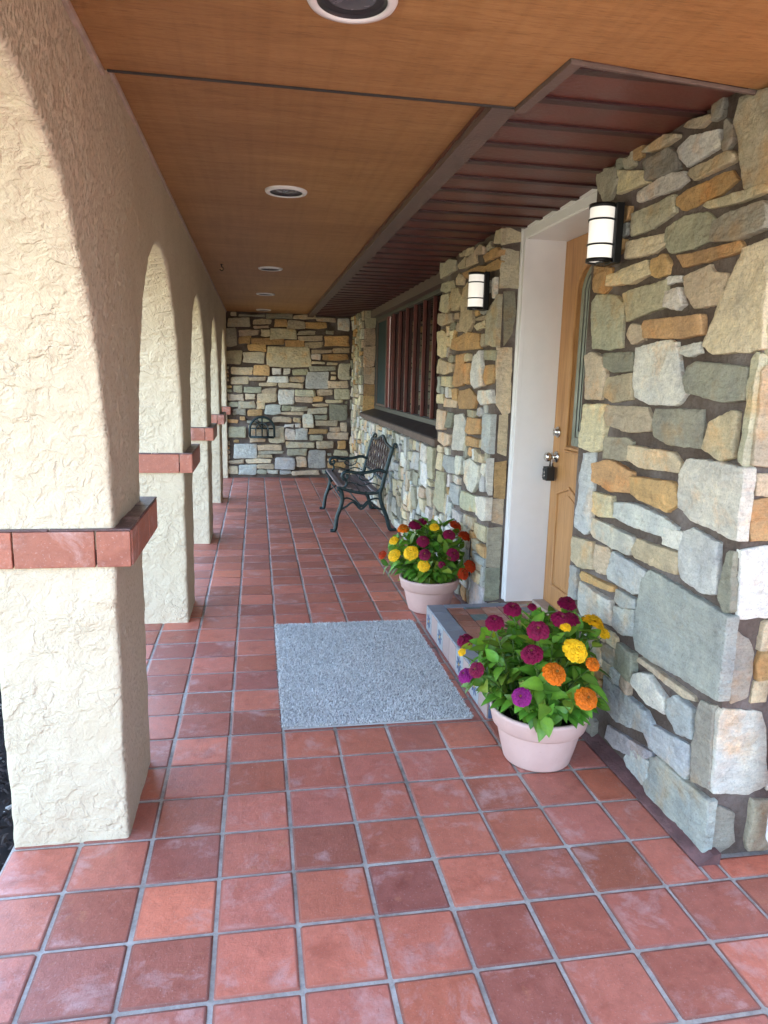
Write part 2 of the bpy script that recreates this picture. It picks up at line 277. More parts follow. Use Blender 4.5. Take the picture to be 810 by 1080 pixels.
NEAR=[('g',[(0.498,2.186),(0.394,2.169),(0.337,2.156),(0.298,1.937),(0.354,1.945),(0.452,1.953),(0.474,2.024),(0.488,2.082),(0.509,2.12)]),
('y',[(0.771,2.201),(0.75,2.21),(0.652,2.196),(0.645,2.185),(0.702,2.183),(0.741,2.19)]),
('k',[(0.568,2.089),(0.569,2.147),(0.555,2.147),(0.53,2.124),(0.532,2.094),(0.552,2.075)]),
('w',[(0.825,2.14),(0.81,2.154),(0.742,2.162),(0.612,2.141),(0.584,2.093),(0.654,2.09),(0.751,2.086)]),
('y',[(1.015,2.196),(0.905,2.211),(0.828,2.194),(0.827,2.184),(0.914,2.187),(0.994,2.19)]),
('k',[(1.002,2.159),(0.872,2.162),(0.824,2.133),(0.804,2.087),(0.911,2.095),(0.977,2.095)]),
('y',[(0.746,2.057),(0.731,2.069),(0.54,2.064),(0.514,2.048),(0.52,2.031),(0.697,2.03)]),
('w',[(1.046,2.046),(1.036,2.072),(0.883,2.082),(0.777,2.071),(0.754,2.038),(0.811,2.026),(0.967,2.036),(1.03,2.037)]),
('o',[(0.791,1.977),(0.788,1.999),(0.726,2.006),(0.57,2.013),(0.531,2.008),(0.502,1.979),(0.57,1.958),(0.745,1.952)]),
('y',[(0.633,1.94),(0.614,1.948),(0.445,1.938),(0.377,1.938),(0.351,1.927),(0.353,1.917),(0.478,1.921),(0.605,1.927)]),
('g',[(0.839,1.864),(0.829,1.914),(0.735,1.925),(0.634,1.917),(0.594,1.894),(0.59,1.84),(0.684,1.832),(0.796,1.834)]),
('k',[(0.573,1.834),(0.572,1.884),(0.51,1.889),(0.378,1.894),(0.354,1.878),(0.345,1.824),(0.46,1.82),(0.568,1.83)]),
('o',[(0.763,1.819),(0.67,1.811),(0.458,1.809),(0.435,1.78),(0.49,1.777),(0.714,1.775)]),
('o',[(0.924,1.785),(0.91,1.825),(0.839,1.827),(0.809,1.8),(0.816,1.771),(0.868,1.771)]),
('w',[(0.818,1.745),(0.801,1.756),(0.74,1.752),(0.731,1.735),(0.798,1.736)]),
('g',[(1.384,2.199),(1.375,2.234),(1.233,2.197),(1.2,2.154),(1.257,2.103),(1.311,2.105)]),
('y',[(1.2,2.183),(0.996,2.13),(0.989,2.091),(1.186,2.101)]),
('g',[(1.069,1.932),(1.077,2.007),(0.821,2.01),(0.802,1.956),(0.931,1.939)]),
('y',[(1.079,1.854),(1.085,1.912),(0.851,1.898),(0.835,1.864),(0.915,1.851)]),
('y',[(1.201,1.775),(1.193,1.811),(0.955,1.83),(0.925,1.782),(1.036,1.768)]),
('g',[(1.091,1.733),(1.031,1.739),(0.815,1.747),(0.814,1.683),(0.801,1.666),(1.05,1.638)]),
('w',[(0.801,1.666),(0.798,1.708),(0.731,1.708),(0.7,1.662),(0.73,1.653)]),
('t',[(0.715,1.745),(0.581,1.756),(0.57,1.736),(0.505,1.727),(0.491,1.648),(0.63,1.651),(0.682,1.691)]),
('o',[(1.325,1.77),(1.341,1.861),(1.211,1.837),(1.213,1.771),(1.252,1.756)]),
('g',[(1.317,1.551),(1.337,1.721),(1.293,1.748),(1.153,1.728),(1.097,1.699),(1.084,1.549),(1.175,1.546)]),
('t',[(1.036,1.588),(0.998,1.615),(0.939,1.608),(0.925,1.565),(0.988,1.557)]),
('o',[(0.924,1.61),(0.909,1.626),(0.734,1.619),(0.6,1.622),(0.581,1.564),(0.705,1.56),(0.91,1.57)]),
('w',[(0.702,1.514),(0.699,1.529),(0.602,1.538),(0.589,1.51),(0.64,1.505)]),
('y',[(0.571,1.534),(0.511,1.626),(0.419,1.778),(0.326,1.788),(0.267,1.794),(0.219,1.52),(0.359,1.512),(0.522,1.511)]),
('t',[(1.329,1.353),(1.347,1.513),(1.299,1.527),(1.209,1.503),(1.185,1.446),(1.212,1.357)]),
('k',[(1.176,1.471),(1.184,1.522),(0.998,1.522),(0.988,1.46),(1.107,1.458)]),
('t',[(1.19,1.364),(1.196,1.427),(0.993,1.446),(0.977,1.358),(1.115,1.35)]),
('w',[(0.963,1.411),(0.967,1.533),(0.78,1.548),(0.72,1.54),(0.687,1.456),(0.642,1.389),(0.687,1.351),(0.85,1.351),(0.949,1.37)]),
('k',[(0.627,1.43),(0.619,1.466),(0.583,1.478),(0.364,1.463),(0.356,1.378),(0.443,1.372),(0.611,1.39)]),
('y',[(1.349,1.155),(1.324,1.32),(1.165,1.326),(1.147,1.257),(1.178,1.158),(1.249,1.147)]),
('t',[(1.145,1.289),(1.138,1.327),(0.869,1.331),(0.83,1.295),(0.834,1.255),(0.97,1.247),(1.112,1.257)]),
('k',[(0.802,1.257),(0.803,1.325),(0.55,1.337),(0.535,1.225),(0.705,1.227),(0.799,1.241)]),
('y',[(0.503,1.23),(0.486,1.301),(0.414,1.334),(0.38,1.335),(0.379,1.223),(0.422,1.207)]),
('g',[(1.15,1.128),(1.158,1.205),(0.989,1.213),(0.944,1.205),(0.964,1.139)]),
('y',[(0.946,1.145),(0.937,1.194),(0.68,1.197),(0.637,1.169),(0.641,1.137),(0.856,1.126)]),
('w',[(0.624,1.072),(0.613,1.135),(0.59,1.18),(0.42,1.188),(0.3,1.187),(0.27,1.15),(0.262,0.994),(0.277,0.993),(0.343,0.992),(0.424,1.003),(0.529,1.005),(0.606,1.032)]),
('g',[(0.336,1.213),(0.343,1.482),(0.328,1.492),(0.298,1.489),(0.292,1.41),(0.28,1.22),(0.316,1.201)]),
('b',[(1.342,0.822),(1.331,1.117),(1.227,1.129),(1.217,1.02),(1.205,0.833),(1.258,0.808)]),
('o',[(1.216,1.094),(1.075,1.118),(0.921,1.1),(0.909,1.029),(1.058,1.018),(1.199,1.03)]),
('o',[(0.88,1.028),(0.884,1.087),(0.663,1.101),(0.629,1.036),(0.686,1.003),(0.837,1.017)]),
('y',[(1.208,0.907),(1.212,0.981),(1.053,0.987),(1.027,0.915),(1.149,0.904)]),
('b',[(0.995,0.923),(0.995,0.977),(0.859,0.991),(0.702,0.978),(0.621,0.962),(0.632,0.928),(0.692,0.919),(0.846,0.915)]),
('w',[(0.685,0.947),(0.595,0.95),(0.586,0.896),(0.68,0.894)]),
('w',[(1.203,0.818),(1.188,0.877),(0.887,0.874),(0.864,0.854),(0.887,0.804),(1.005,0.808),(1.176,0.803)]),
('y',[(0.867,0.828),(0.839,0.872),(0.593,0.883),(0.591,0.815),(0.672,0.811),(0.839,0.804)]),
('b',[(0.582,0.852),(0.576,0.948),(0.524,0.97),(0.402,0.956),(0.385,0.815),(0.442,0.803),(0.553,0.815)]),
('y',[(1.347,0.667),(1.356,0.763),(1.187,0.779),(1.161,0.68),(1.279,0.663)]),
('t',[(1.157,0.695),(1.155,0.773),(1.055,0.783),(1.039,0.766),(1.054,0.691),(1.125,0.682)]),
('b',[(1.034,0.693),(1.0,0.783),(0.775,0.771),(0.784,0.694),(0.853,0.673),(1.023,0.676)]),
('o',[(1.272,0.62),(1.258,0.639),(0.992,0.658),(0.981,0.638),(1.237,0.608)]),
('b',[(1.369,0.631),(1.307,0.633),(1.262,0.526),(1.347,0.5)]),
('w',[(1.249,0.486),(1.26,0.594),(1.001,0.594),(0.975,0.507),(1.093,0.494),(1.213,0.468)]),
('b',[(0.957,0.608),(0.956,0.651),(0.825,0.656),(0.813,0.628),(0.892,0.609)]),
('b',[(0.957,0.527),(0.953,0.583),(0.829,0.61),(0.803,0.529),(0.888,0.511),(0.946,0.511)]),
('c',[(0.787,0.503),(0.801,0.543),(0.78,0.738),(0.742,0.78),(0.308,0.764),(0.299,0.642),(0.3,0.513),(0.704,0.491),(0.773,0.489)]),
('t',[(0.754,0.452),(0.745,0.468),(0.445,0.465),(0.434,0.453),(0.488,0.44)]),
('w',[(0.774,0.36),(0.757,0.4),(0.692,0.424),(0.589,0.393),(0.58,0.342),(0.676,0.334)]),
('b',[(0.552,0.356),(0.549,0.399),(0.504,0.426),(0.438,0.423),(0.423,0.339),(0.486,0.323)]),
('b',[(0.995,0.177),(0.999,0.289),(0.692,0.294),(0.643,0.268),(0.647,0.228),(0.868,0.168)]),
('b',[(0.68,0.223),(0.653,0.263),(0.444,0.299),(0.421,0.218),(0.445,0.192),(0.639,0.181)]),
('b',[(0.946,0.058),(0.941,0.111),(0.637,0.169),(0.634,0.152),(0.706,0.105),(0.875,0.053)]),
('b',[(0.797,0.055),(0.757,0.117),(0.645,0.126),(0.642,0.07),(0.671,0.033),(0.768,0.037)]),
('c',[(0.647,0.034),(0.623,0.152),(0.572,0.174),(0.292,0.187),(0.28,0.025),(0.319,-0.002),(0.621,0.011)]),
('k',[(0.408,0.306),(0.399,0.458),(0.334,0.473),(0.317,0.234),(0.392,0.212)]),
('k',[(0.364,0.816),(0.351,0.937),(0.324,0.944),(0.306,0.788),(0.338,0.778)])]
FRONT=[('w',[(1.464,0.784),(1.456,0.954),(1.526,0.963),(1.6,0.962),(1.628,0.769),(1.469,0.764)]),
('k',[(1.459,0.63),(1.454,0.729),(1.506,0.69),(1.528,0.648),(1.528,0.521),(1.477,0.503)]),
('w',[(1.434,0.244),(1.431,0.452),(1.456,0.477),(1.576,0.459),(1.599,0.409),(1.626,0.228),(1.569,0.205),(1.453,0.22)]),
('k',[(1.464,0.014),(1.456,0.152),(1.483,0.161),(1.532,0.134),(1.531,0.054),(1.485,0.006)]),
('g',[(1.584,0.049),(1.585,0.175),(1.667,0.168),(1.689,0.009),(1.593,0.019)]),
('y',[(1.444,1.448),(1.458,1.465),(1.514,1.472),(1.552,1.206),(1.449,1.203)])]
PIER=[('y',[(2.569,2.157),(2.549,2.217),(2.475,2.215),(2.479,2.15)]),
('g',[(2.64,1.62),(2.652,1.797),(2.493,1.873),(2.411,1.874),(2.346,1.599)]),
('g',[(3.879,2.255),(3.7,2.247),(3.414,2.193),(3.382,2.127),(3.633,2.126),(3.755,2.117)]),
('y',[(3.364,2.152),(3.181,2.174),(3.13,2.103),(3.317,2.124)]),
('t',[(3.31,2.216),(3.209,2.227),(3.172,2.194),(3.265,2.192)]),
('y',[(3.138,2.157),(2.972,2.178),(2.924,2.105),(3.111,2.106)]),
('t',[(2.954,2.181),(2.832,2.191),(2.744,2.167),(2.755,2.13),(2.931,2.152)]),
('g',[(2.728,2.164),(2.666,2.182),(2.622,2.142),(2.708,2.142)]),
('o',[(2.805,2.128),(2.534,2.128),(2.458,2.106),(2.482,2.078),(2.748,2.085)]),
('o',[(2.71,2.056),(2.524,2.067),(2.477,2.05),(2.486,2.015),(2.672,2.022)]),
('o',[(3.145,2.074),(2.848,2.075),(2.727,2.058),(2.737,2.015),(3.1,2.036)]),
('t',[(3.373,2.07),(3.29,2.087),(3.183,2.063),(3.195,2.01),(3.344,2.028)]),
('g',[(3.742,2.032),(3.724,2.078),(3.438,2.067),(3.408,2.018),(3.614,2.006)]),
('y',[(3.486,1.935),(3.429,2.009),(3.276,1.998),(3.215,1.931),(3.275,1.859),(3.43,1.872)]),
('y',[(3.19,1.797),(3.17,1.98),(3.076,2.007),(2.973,1.959),(2.934,1.758),(3.027,1.7),(3.15,1.729)]),
('g',[(3.772,1.901),(3.736,1.995),(3.54,1.987),(3.48,1.9),(3.592,1.862)]),
('g',[(3.774,1.809),(3.743,1.874),(3.404,1.847),(3.395,1.789),(3.678,1.785)]),
('y',[(3.798,1.63),(3.8,1.743),(3.673,1.75),(3.545,1.717),(3.538,1.574),(3.669,1.565),(3.777,1.592)]),
('t',[(3.381,1.846),(3.23,1.839),(3.202,1.798),(3.354,1.809)]),
('t',[(3.322,1.751),(3.262,1.775),(3.195,1.754),(3.19,1.72),(3.297,1.727)]),
('t',[(2.907,1.777),(2.682,1.78),(2.662,1.754),(2.869,1.764)]),
('t',[(2.882,1.734),(2.677,1.75),(2.654,1.71),(2.824,1.705)]),
('o',[(3.368,1.616),(3.355,1.678),(3.007,1.699),(2.785,1.682),(2.754,1.595),(3.234,1.6)]),
('t',[(2.734,1.624),(2.732,1.674),(2.665,1.671),(2.645,1.611),(2.705,1.608)]),
('t',[(3.678,1.454),(3.666,1.546),(3.352,1.517),(3.367,1.465),(3.576,1.447)]),
('y',[(3.639,1.367),(3.623,1.429),(3.361,1.43),(3.35,1.36)]),
('o',[(3.322,1.383),(3.272,1.567),(3.085,1.573),(3.095,1.38),(3.262,1.367)]),
('o',[(3.078,1.397),(3.075,1.507),(2.958,1.511),(2.958,1.388)]),
('w',[(2.92,1.388),(2.908,1.547),(2.734,1.579),(2.651,1.381),(2.842,1.368)]),
('g',[(2.659,1.532),(2.65,1.581),(2.475,1.576),(2.482,1.523)]),
('o',[(2.634,1.422),(2.619,1.491),(2.492,1.495),(2.493,1.403),(2.587,1.392)]),
('o',[(3.223,1.258),(3.193,1.339),(2.953,1.355),(2.778,1.307),(2.822,1.242),(3.175,1.226)]),
('w',[(2.758,1.297),(2.749,1.349),(2.501,1.359),(2.474,1.287),(2.684,1.268)]),
('t',[(3.541,1.222),(3.526,1.284),(3.247,1.269),(3.262,1.228)]),
('y',[(3.749,1.239),(3.748,1.302),(3.604,1.306),(3.57,1.245)]),
('w',[(3.305,0.976),(3.276,1.174),(3.09,1.19),(3.016,1.151),(3.009,0.967),(3.29,0.945)]),
('o',[(2.964,1.094),(2.947,1.179),(2.655,1.185),(2.66,1.099),(2.897,1.081)]),
('o',[(2.936,1.005),(2.938,1.065),(2.674,1.064),(2.678,1.018)]),
('b',[(2.591,1.02),(2.586,1.217),(2.363,1.218),(2.37,1.021),(2.463,1.006)]),
('t',[(3.67,0.97),(3.651,1.035),(3.355,1.038),(3.37,0.97),(3.499,0.951)]),
('t',[(3.695,1.053),(3.676,1.194),(3.483,1.189),(3.517,1.066)]),
('k',[(3.466,1.083),(3.429,1.185),(3.327,1.184),(3.338,1.092)]),
('b',[(3.531,0.803),(3.516,0.881),(3.232,0.892),(3.216,0.789),(3.418,0.776)]),
('w',[(3.176,0.846),(3.162,0.913),(3.025,0.921),(3.03,0.814),(3.12,0.796)]),
('w',[(2.97,0.772),(2.976,0.896),(2.873,0.926),(2.676,0.908),(2.671,0.804),(2.76,0.737),(2.885,0.735)]),
('b',[(2.65,0.795),(2.621,0.857),(2.564,0.853),(2.552,0.775),(2.625,0.764)]),
('w',[(2.644,0.877),(2.632,0.925),(2.529,0.931),(2.548,0.867)]),
('w',[(2.498,0.784),(2.488,0.942),(2.395,0.969),(2.38,0.955),(2.37,0.771),(2.46,0.768)]),
('g',[(3.746,0.499),(3.693,0.74),(3.469,0.756),(3.427,0.485),(3.593,0.468)]),
('b',[(3.291,0.632),(3.279,0.714),(3.084,0.717),(3.067,0.604),(3.184,0.59)]),
('g',[(3.019,0.6),(3.013,0.703),(2.715,0.714),(2.701,0.621),(2.95,0.593)]),
('w',[(2.699,0.609),(2.696,0.717),(2.393,0.745),(2.39,0.618),(2.543,0.604)]),
('w',[(3.218,0.484),(3.203,0.553),(2.989,0.554),(2.982,0.505)]),
('g',[(2.958,0.497),(2.945,0.563),(2.715,0.582),(2.723,0.508)]),
('t',[(2.702,0.501),(2.69,0.557),(2.5,0.567),(2.501,0.48),(2.638,0.478)])]
RET=[('g',[(1.426,2.111),(1.526,2.099),(1.535,1.916),(1.43,1.916)]),
('k',[(1.453,1.885),(1.513,1.887),(1.524,1.786),(1.511,1.673),(1.469,1.605)]),
('t',[(1.43,1.585),(1.516,1.588),(1.526,1.24),(1.486,1.225),(1.441,1.288)]),
('t',[(1.465,1.213),(1.515,1.219),(1.517,0.995),(1.464,1.012)]),
('o',[(1.453,0.946),(1.519,0.957),(1.52,0.745),(1.458,0.756)]),
('t',[(1.453,0.734),(1.515,0.733),(1.517,0.591),(1.454,0.609)]),
('g',[(1.433,0.564),(1.516,0.568),(1.513,0.337),(1.433,0.345)]),
('k',[(1.426,0.322),(1.514,0.331),(1.518,0.143),(1.43,0.133)]),
('y',[(1.424,2.138),(1.43,2.21),(1.459,2.221),(1.53,2.198),(1.532,2.158)])]
FARW=[('g',[(-0.261,2.153),(0.034,2.164),(0.032,2.042),(-0.263,2.032)]),
('t',[(0.083,2.149),(0.318,2.157),(0.318,2.084),(0.082,2.076)]),
('o',[(0.356,2.151),(0.531,2.158),(0.531,2.06),(0.355,2.053)]),
('g',[(0.536,2.141),(0.77,2.149),(0.771,2.043),(0.536,2.035)]),
('o',[(0.783,2.13),(1.063,2.14),(1.064,2.053),(0.783,2.044)]),
('w',[(1.216,2.19),(1.384,2.197),(1.386,2.039),(1.218,2.034)]),
('t',[(0.922,2.197),(1.19,2.207),(1.191,2.15),(0.923,2.14)]),
('g',[(-0.3,2.018),(-0.14,2.024),(-0.143,1.784),(-0.303,1.779)]),
('t',[(-0.109,2.001),(0.156,2.01),(0.155,1.936),(-0.11,1.927)]),
('t',[(0.181,2.011),(0.3,2.015),(0.3,1.929),(0.18,1.925)]),
('g',[(0.31,2.027),(0.657,2.039),(0.657,1.903),(0.31,1.892)]),
('g',[(0.67,2.015),(0.911,2.023),(0.911,1.974),(0.67,1.966)]),
('t',[(0.682,1.949),(1.001,1.959),(1.001,1.889),(0.682,1.879)]),
('o',[(1.039,1.953),(1.374,1.964),(1.376,1.831),(1.04,1.82)]),
('y',[(0.254,1.791),(0.848,1.81),(0.85,1.533),(0.253,1.518)]),
('g',[(-0.058,1.713),(0.229,1.721),(0.228,1.572),(-0.06,1.564)]),
('t',[(-0.304,1.72),(-0.075,1.727),(-0.077,1.547),(-0.307,1.54)]),
('t',[(-0.221,1.506),(0.065,1.513),(0.064,1.408),(-0.223,1.401)]),
('o',[(0.077,1.538),(0.29,1.544),(0.29,1.406),(0.076,1.401)]),
('w',[(0.323,1.507),(0.454,1.511),(0.454,1.423),(0.323,1.419)]),
('w',[(0.48,1.511),(0.581,1.514),(0.581,1.426),(0.48,1.423)]),
('g',[(0.607,1.497),(0.811,1.502),(0.812,1.419),(0.607,1.414)]),
('b',[(0.786,1.469),(1.095,1.476),(1.097,1.247),(0.787,1.24)]),
('t',[(1.096,1.349),(1.37,1.355),(1.372,1.265),(1.097,1.26)]),
('g',[(1.236,1.594),(1.393,1.598),(1.396,1.374),(1.239,1.37)]),
('w',[(0.856,1.705),(0.99,1.709),(0.99,1.638),(0.857,1.634)]),
('o',[(1.015,1.719),(1.365,1.729),(1.366,1.636),(1.016,1.626)]),
('t',[(0.861,1.772),(1.144,1.781),(1.144,1.731),(0.861,1.722)]),
('t',[(1.156,1.799),(1.377,1.806),(1.377,1.745),(1.157,1.739)]),
('t',[(0.764,1.864),(1.019,1.872),(1.02,1.797),(0.764,1.79)]),
('o',[(-0.117,1.915),(0.044,1.92),(0.043,1.822),(-0.118,1.817)]),
('o',[(0.005,1.821),(0.242,1.828),(0.241,1.729),(0.004,1.722)]),
('o',[(0.043,1.903),(0.493,1.918),(0.493,1.824),(0.042,1.81)]),
('o',[(0.506,1.886),(0.759,1.894),(0.759,1.794),(0.505,1.787)]),
('t',[(-0.223,1.381),(0.001,1.387),(-0.0,1.286),(-0.225,1.282)]),
('t',[(0.013,1.382),(0.239,1.387),(0.239,1.33),(0.013,1.324)]),
('w',[(0.259,1.393),(0.543,1.4),(0.543,1.324),(0.259,1.317)]),
('t',[(0.556,1.4),(0.76,1.405),(0.761,1.329),(0.556,1.324)]),
('t',[(0.416,1.308),(0.748,1.316),(0.748,1.252),(0.416,1.245)]),
('g',[(-0.2,1.257),(-0.076,1.26),(-0.077,1.172),(-0.201,1.169)]),
('g',[(-0.051,1.248),(0.175,1.253),(0.175,1.169),(-0.052,1.165)]),
('t',[(0.188,1.228),(0.39,1.232),(0.39,1.163),(0.187,1.159)]),
('t',[(0.955,1.231),(1.15,1.235),(1.15,1.158),(0.955,1.154)]),
('g',[(0.645,1.219),(0.916,1.225),(0.916,1.141),(0.646,1.135)]),
('k',[(0.837,1.546),(1.198,1.555),(1.199,1.492),(0.837,1.483)]),
('y',[(0.862,1.609),(1.055,1.615),(1.055,1.577),(0.862,1.572)]),
('t',[(0.151,1.315),(0.391,1.32),(0.39,1.27),(0.15,1.265)]),
('t',[(0.082,2.056),(0.281,2.063),(0.28,2.034),(0.082,2.027)]),
('k',[(-0.114,2.195),(0.232,2.208),(0.232,2.183),(-0.114,2.17)]),
('k',[(0.257,2.221),(0.606,2.234),(0.606,2.173),(0.256,2.16)]),
('t',[(0.619,2.222),(0.909,2.233),(0.91,2.172),(0.619,2.161)]),
('t',[(-0.277,1.141),(-0.064,1.145),(-0.065,1.065),(-0.278,1.061)]),
('t',[(-0.039,1.146),(0.094,1.148),(0.093,1.078),(-0.04,1.075)]),
('t',[(0.119,1.154),(0.39,1.159),(0.39,1.04),(0.118,1.035)]),
('w',[(0.408,1.21),(0.62,1.215),(0.62,1.018),(0.407,1.015)]),
('g',[(0.645,1.215),(0.916,1.221),(0.916,1.139),(0.646,1.134)]),
('t',[(0.937,1.221),(1.15,1.226),(1.15,1.156),(0.937,1.152)]),
('g',[(1.181,1.247),(1.398,1.251),(1.4,1.11),(1.182,1.105)]),
('t',[(0.638,1.121),(0.878,1.125),(0.878,1.048),(0.638,1.044)]),
('o',[(0.891,1.133),(1.025,1.136),(1.026,1.064),(0.891,1.062)]),
('y',[(1.06,1.095),(1.295,1.1),(1.296,1.056),(1.06,1.052)]),
('g',[(-0.278,1.041),(-0.141,1.043),(-0.142,0.98),(-0.279,0.977)]),
('g',[(-0.128,1.048),(0.098,1.052),(0.097,0.958),(-0.129,0.955)]),
('t',[(0.118,1.043),(0.219,1.044),(0.219,0.953),(0.117,0.951)]),
('b',[(0.224,1.011),(0.441,1.015),(0.44,0.879),(0.223,0.876)]),
('g',[(0.453,0.997),(0.581,1.0),(0.582,0.933),(0.453,0.931)]),
('g',[(0.589,0.992),(0.801,0.996),(0.801,0.926),(0.589,0.923)]),
('t',[(0.428,0.915),(0.749,0.92),(0.749,0.884),(0.428,0.879)]),
('g',[(0.814,0.978),(1.087,0.982),(1.088,0.897),(0.814,0.893)]),
('k',[(1.113,1.027),(1.362,1.031),(1.365,0.81),(1.115,0.806)]),
('t',[(0.878,1.036),(1.099,1.039),(1.1,1.001),(0.878,0.997)]),
('k',[(-0.217,0.946),(-0.042,0.948),(-0.042,0.867),(-0.218,0.864)]),
('o',[(-0.016,0.939),(0.186,0.942),(0.185,0.858),(-0.017,0.855)]),
('t',[(0.325,0.847),(0.582,0.851),(0.582,0.773),(0.325,0.77)]),
('t',[(0.607,0.838),(0.711,0.84),(0.711,0.775),(0.607,0.774)]),
('w',[(0.736,0.884),(0.897,0.886),(0.898,0.699),(0.737,0.698)]),
('k',[(0.913,0.876),(1.088,0.879),(1.088,0.819),(0.913,0.817)]),
('t',[(0.919,0.804),(1.233,0.808),(1.234,0.73),(0.919,0.726)]),
('g',[(-0.271,0.698),(-0.032,0.701),(-0.033,0.555),(-0.273,0.552)]),
('t',[(0.007,0.727),(0.248,0.73),(0.247,0.563),(0.005,0.56)]),
('g',[(0.273,0.718),(0.491,0.72),(0.491,0.487),(0.272,0.485)]),
('w',[(0.499,0.682),(0.638,0.683),(0.639,0.527),(0.499,0.526)]),
('b',[(0.649,0.684),(0.81,0.685),(0.81,0.529),(0.649,0.527)]),
('o',[(0.828,0.686),(1.09,0.689),(1.09,0.618),(0.828,0.615)]),
('g',[(0.841,0.595),(1.025,0.596),(1.025,0.531),(0.842,0.529)]),
('t',[(1.082,0.636),(1.381,0.639),(1.382,0.547),(1.083,0.544)]),
('w',[(0.491,0.746),(0.62,0.748),(0.62,0.709),(0.491,0.708)]),
('w',[(0.641,0.748),(0.724,0.749),(0.724,0.703),(0.641,0.702)]),
('t',[(1.116,0.707),(1.274,0.709),(1.275,0.651),(1.116,0.65)]),
('t',[(1.273,0.782),(1.366,0.784),(1.367,0.658),(1.275,0.657)]),
('b',[(-0.199,0.468),(0.113,0.471),(0.112,0.271),(-0.201,0.269)]),
('t',[(0.124,0.458),(0.447,0.461),(0.447,0.387),(0.123,0.385)]),
('k',[(0.138,0.375),(0.478,0.377),(0.478,0.33),(0.138,0.328)]),
('g',[(0.517,0.5),(0.907,0.504),(0.908,0.425),(0.517,0.422)]),
('t',[(0.941,0.517),(1.184,0.519),(1.185,0.419),(0.942,0.417)]),
('o',[(1.237,0.519),(1.356,0.521),(1.358,0.409),(1.238,0.409)]),
('g',[(0.53,0.404),(0.803,0.406),(0.804,0.319),(0.53,0.317)]),
('b',[(0.816,0.39),(1.066,0.392),(1.068,0.134),(0.817,0.134)]),
('b',[(0.361,0.282),(0.639,0.284),(0.639,0.115),(0.361,0.114)]),
('y',[(-0.036,0.262),(0.31,0.264),(0.309,0.203),(-0.037,0.202)]),
('t',[(0.123,0.323),(0.323,0.324),(0.323,0.282),(0.122,0.281)]),
('b',[(-0.134,0.184),(0.103,0.184),(0.102,0.035),(-0.136,0.035)]),
('t',[(-0.279,0.165),(-0.144,0.165),(-0.146,0.053),(-0.281,0.053)]),
('t',[(0.116,0.192),(0.348,0.193),(0.348,0.119),(0.116,0.119)]),
('t',[(0.66,0.292),(0.804,0.292),(0.804,0.147),(0.66,0.146)]),
('o',[(1.107,0.214),(1.36,0.215),(1.362,0.135),(1.108,0.134)]),
('g',[(1.185,0.387),(1.385,0.388),(1.386,0.309),(1.186,0.308)]),
('b',[(0.257,0.106),(0.4,0.106),(0.399,0.053),(0.257,0.053)]),
('b',[(0.426,0.106),(0.582,0.107),(0.582,0.046),(0.425,0.046)]),
('t',[(0.595,0.099),(0.976,0.099),(0.976,0.041),(0.595,0.04)]),
('t',[(-0.278,0.248),(-0.062,0.249),(-0.063,0.197),(-0.278,0.196)]),
('k',[(0.103,0.114),(0.244,0.114),(0.244,0.053),(0.102,0.053)]),
('t',[(0.017,0.548),(0.234,0.55),(0.234,0.498),(0.017,0.496)]),
('o',[(-0.282,0.8),(-0.144,0.802),(-0.145,0.751),(-0.283,0.749)])]
FL1=[('m', [1.053, 1.011, 0.567], 1), ('m', [0.979, 0.99, 0.525], 1), ('m', [0.902, 1.096, 0.419], 0.95), ('m', [1.094, 0.854, 0.539], 1.15), ('m', [1.055, 0.801, 0.474], 1.15), ('p', [0.87, 0.963, 0.336], 0.85), ('m', [0.893, 0.91, 0.379], 0.85), ('p', [1.011, 0.762, 0.336], 1), ('m', [1.276, 1.026, 0.577], 1.05), ('m', [1.19, 0.887, 0.566], 1), ('m', [1.232, 0.892, 0.561], 1), ('y', [1.357, 0.968, 0.519], 1.25), ('y', [1.418, 0.94, 0.487], 0.8), ('y', [1.207, 0.789, 0.486], 1.3), ('y', [1.196, 0.855, 0.548], 0.6), ('o', [1.119, 0.75, 0.42], 1.2), ('o', [1.233, 0.73, 0.331], 1.2), ('o', [1.271, 0.775, 0.438], 0.7), ('m', [1.117, 0.98, 0.586], 0.5), ('y', [0.889, 1.087, 0.378], 0.5)]
FL2=[('o', [1.005, 2.836, 0.492], 1), ('m', [1.073, 2.801, 0.522], 1.1), ('m', [1.114, 2.814, 0.534], 0.9), ('y', [1.177, 2.732, 0.521], 0.8), ('r', [1.336, 2.842, 0.503], 1.2), ('m', [1.256, 2.682, 0.484], 1), ('r', [1.44, 2.803, 0.445], 1.15), ('y', [0.939, 2.784, 0.43], 0.8), ('m', [1.089, 2.649, 0.454], 1), ('y', [1.015, 2.634, 0.388], 1.2), ('y', [0.929, 2.704, 0.358], 1.1), ('r', [0.882, 2.855, 0.325], 0.8), ('m', [1.091, 2.598, 0.385], 0.9), ('m', [1.261, 2.597, 0.383], 1.05), ('y', [1.082, 2.579, 0.324], 1), ('m', [1.188, 2.567, 0.33], 0.6), ('r', [1.397, 2.65, 0.294], 1.1), ('r', [1.33, 2.599, 0.262], 1)]

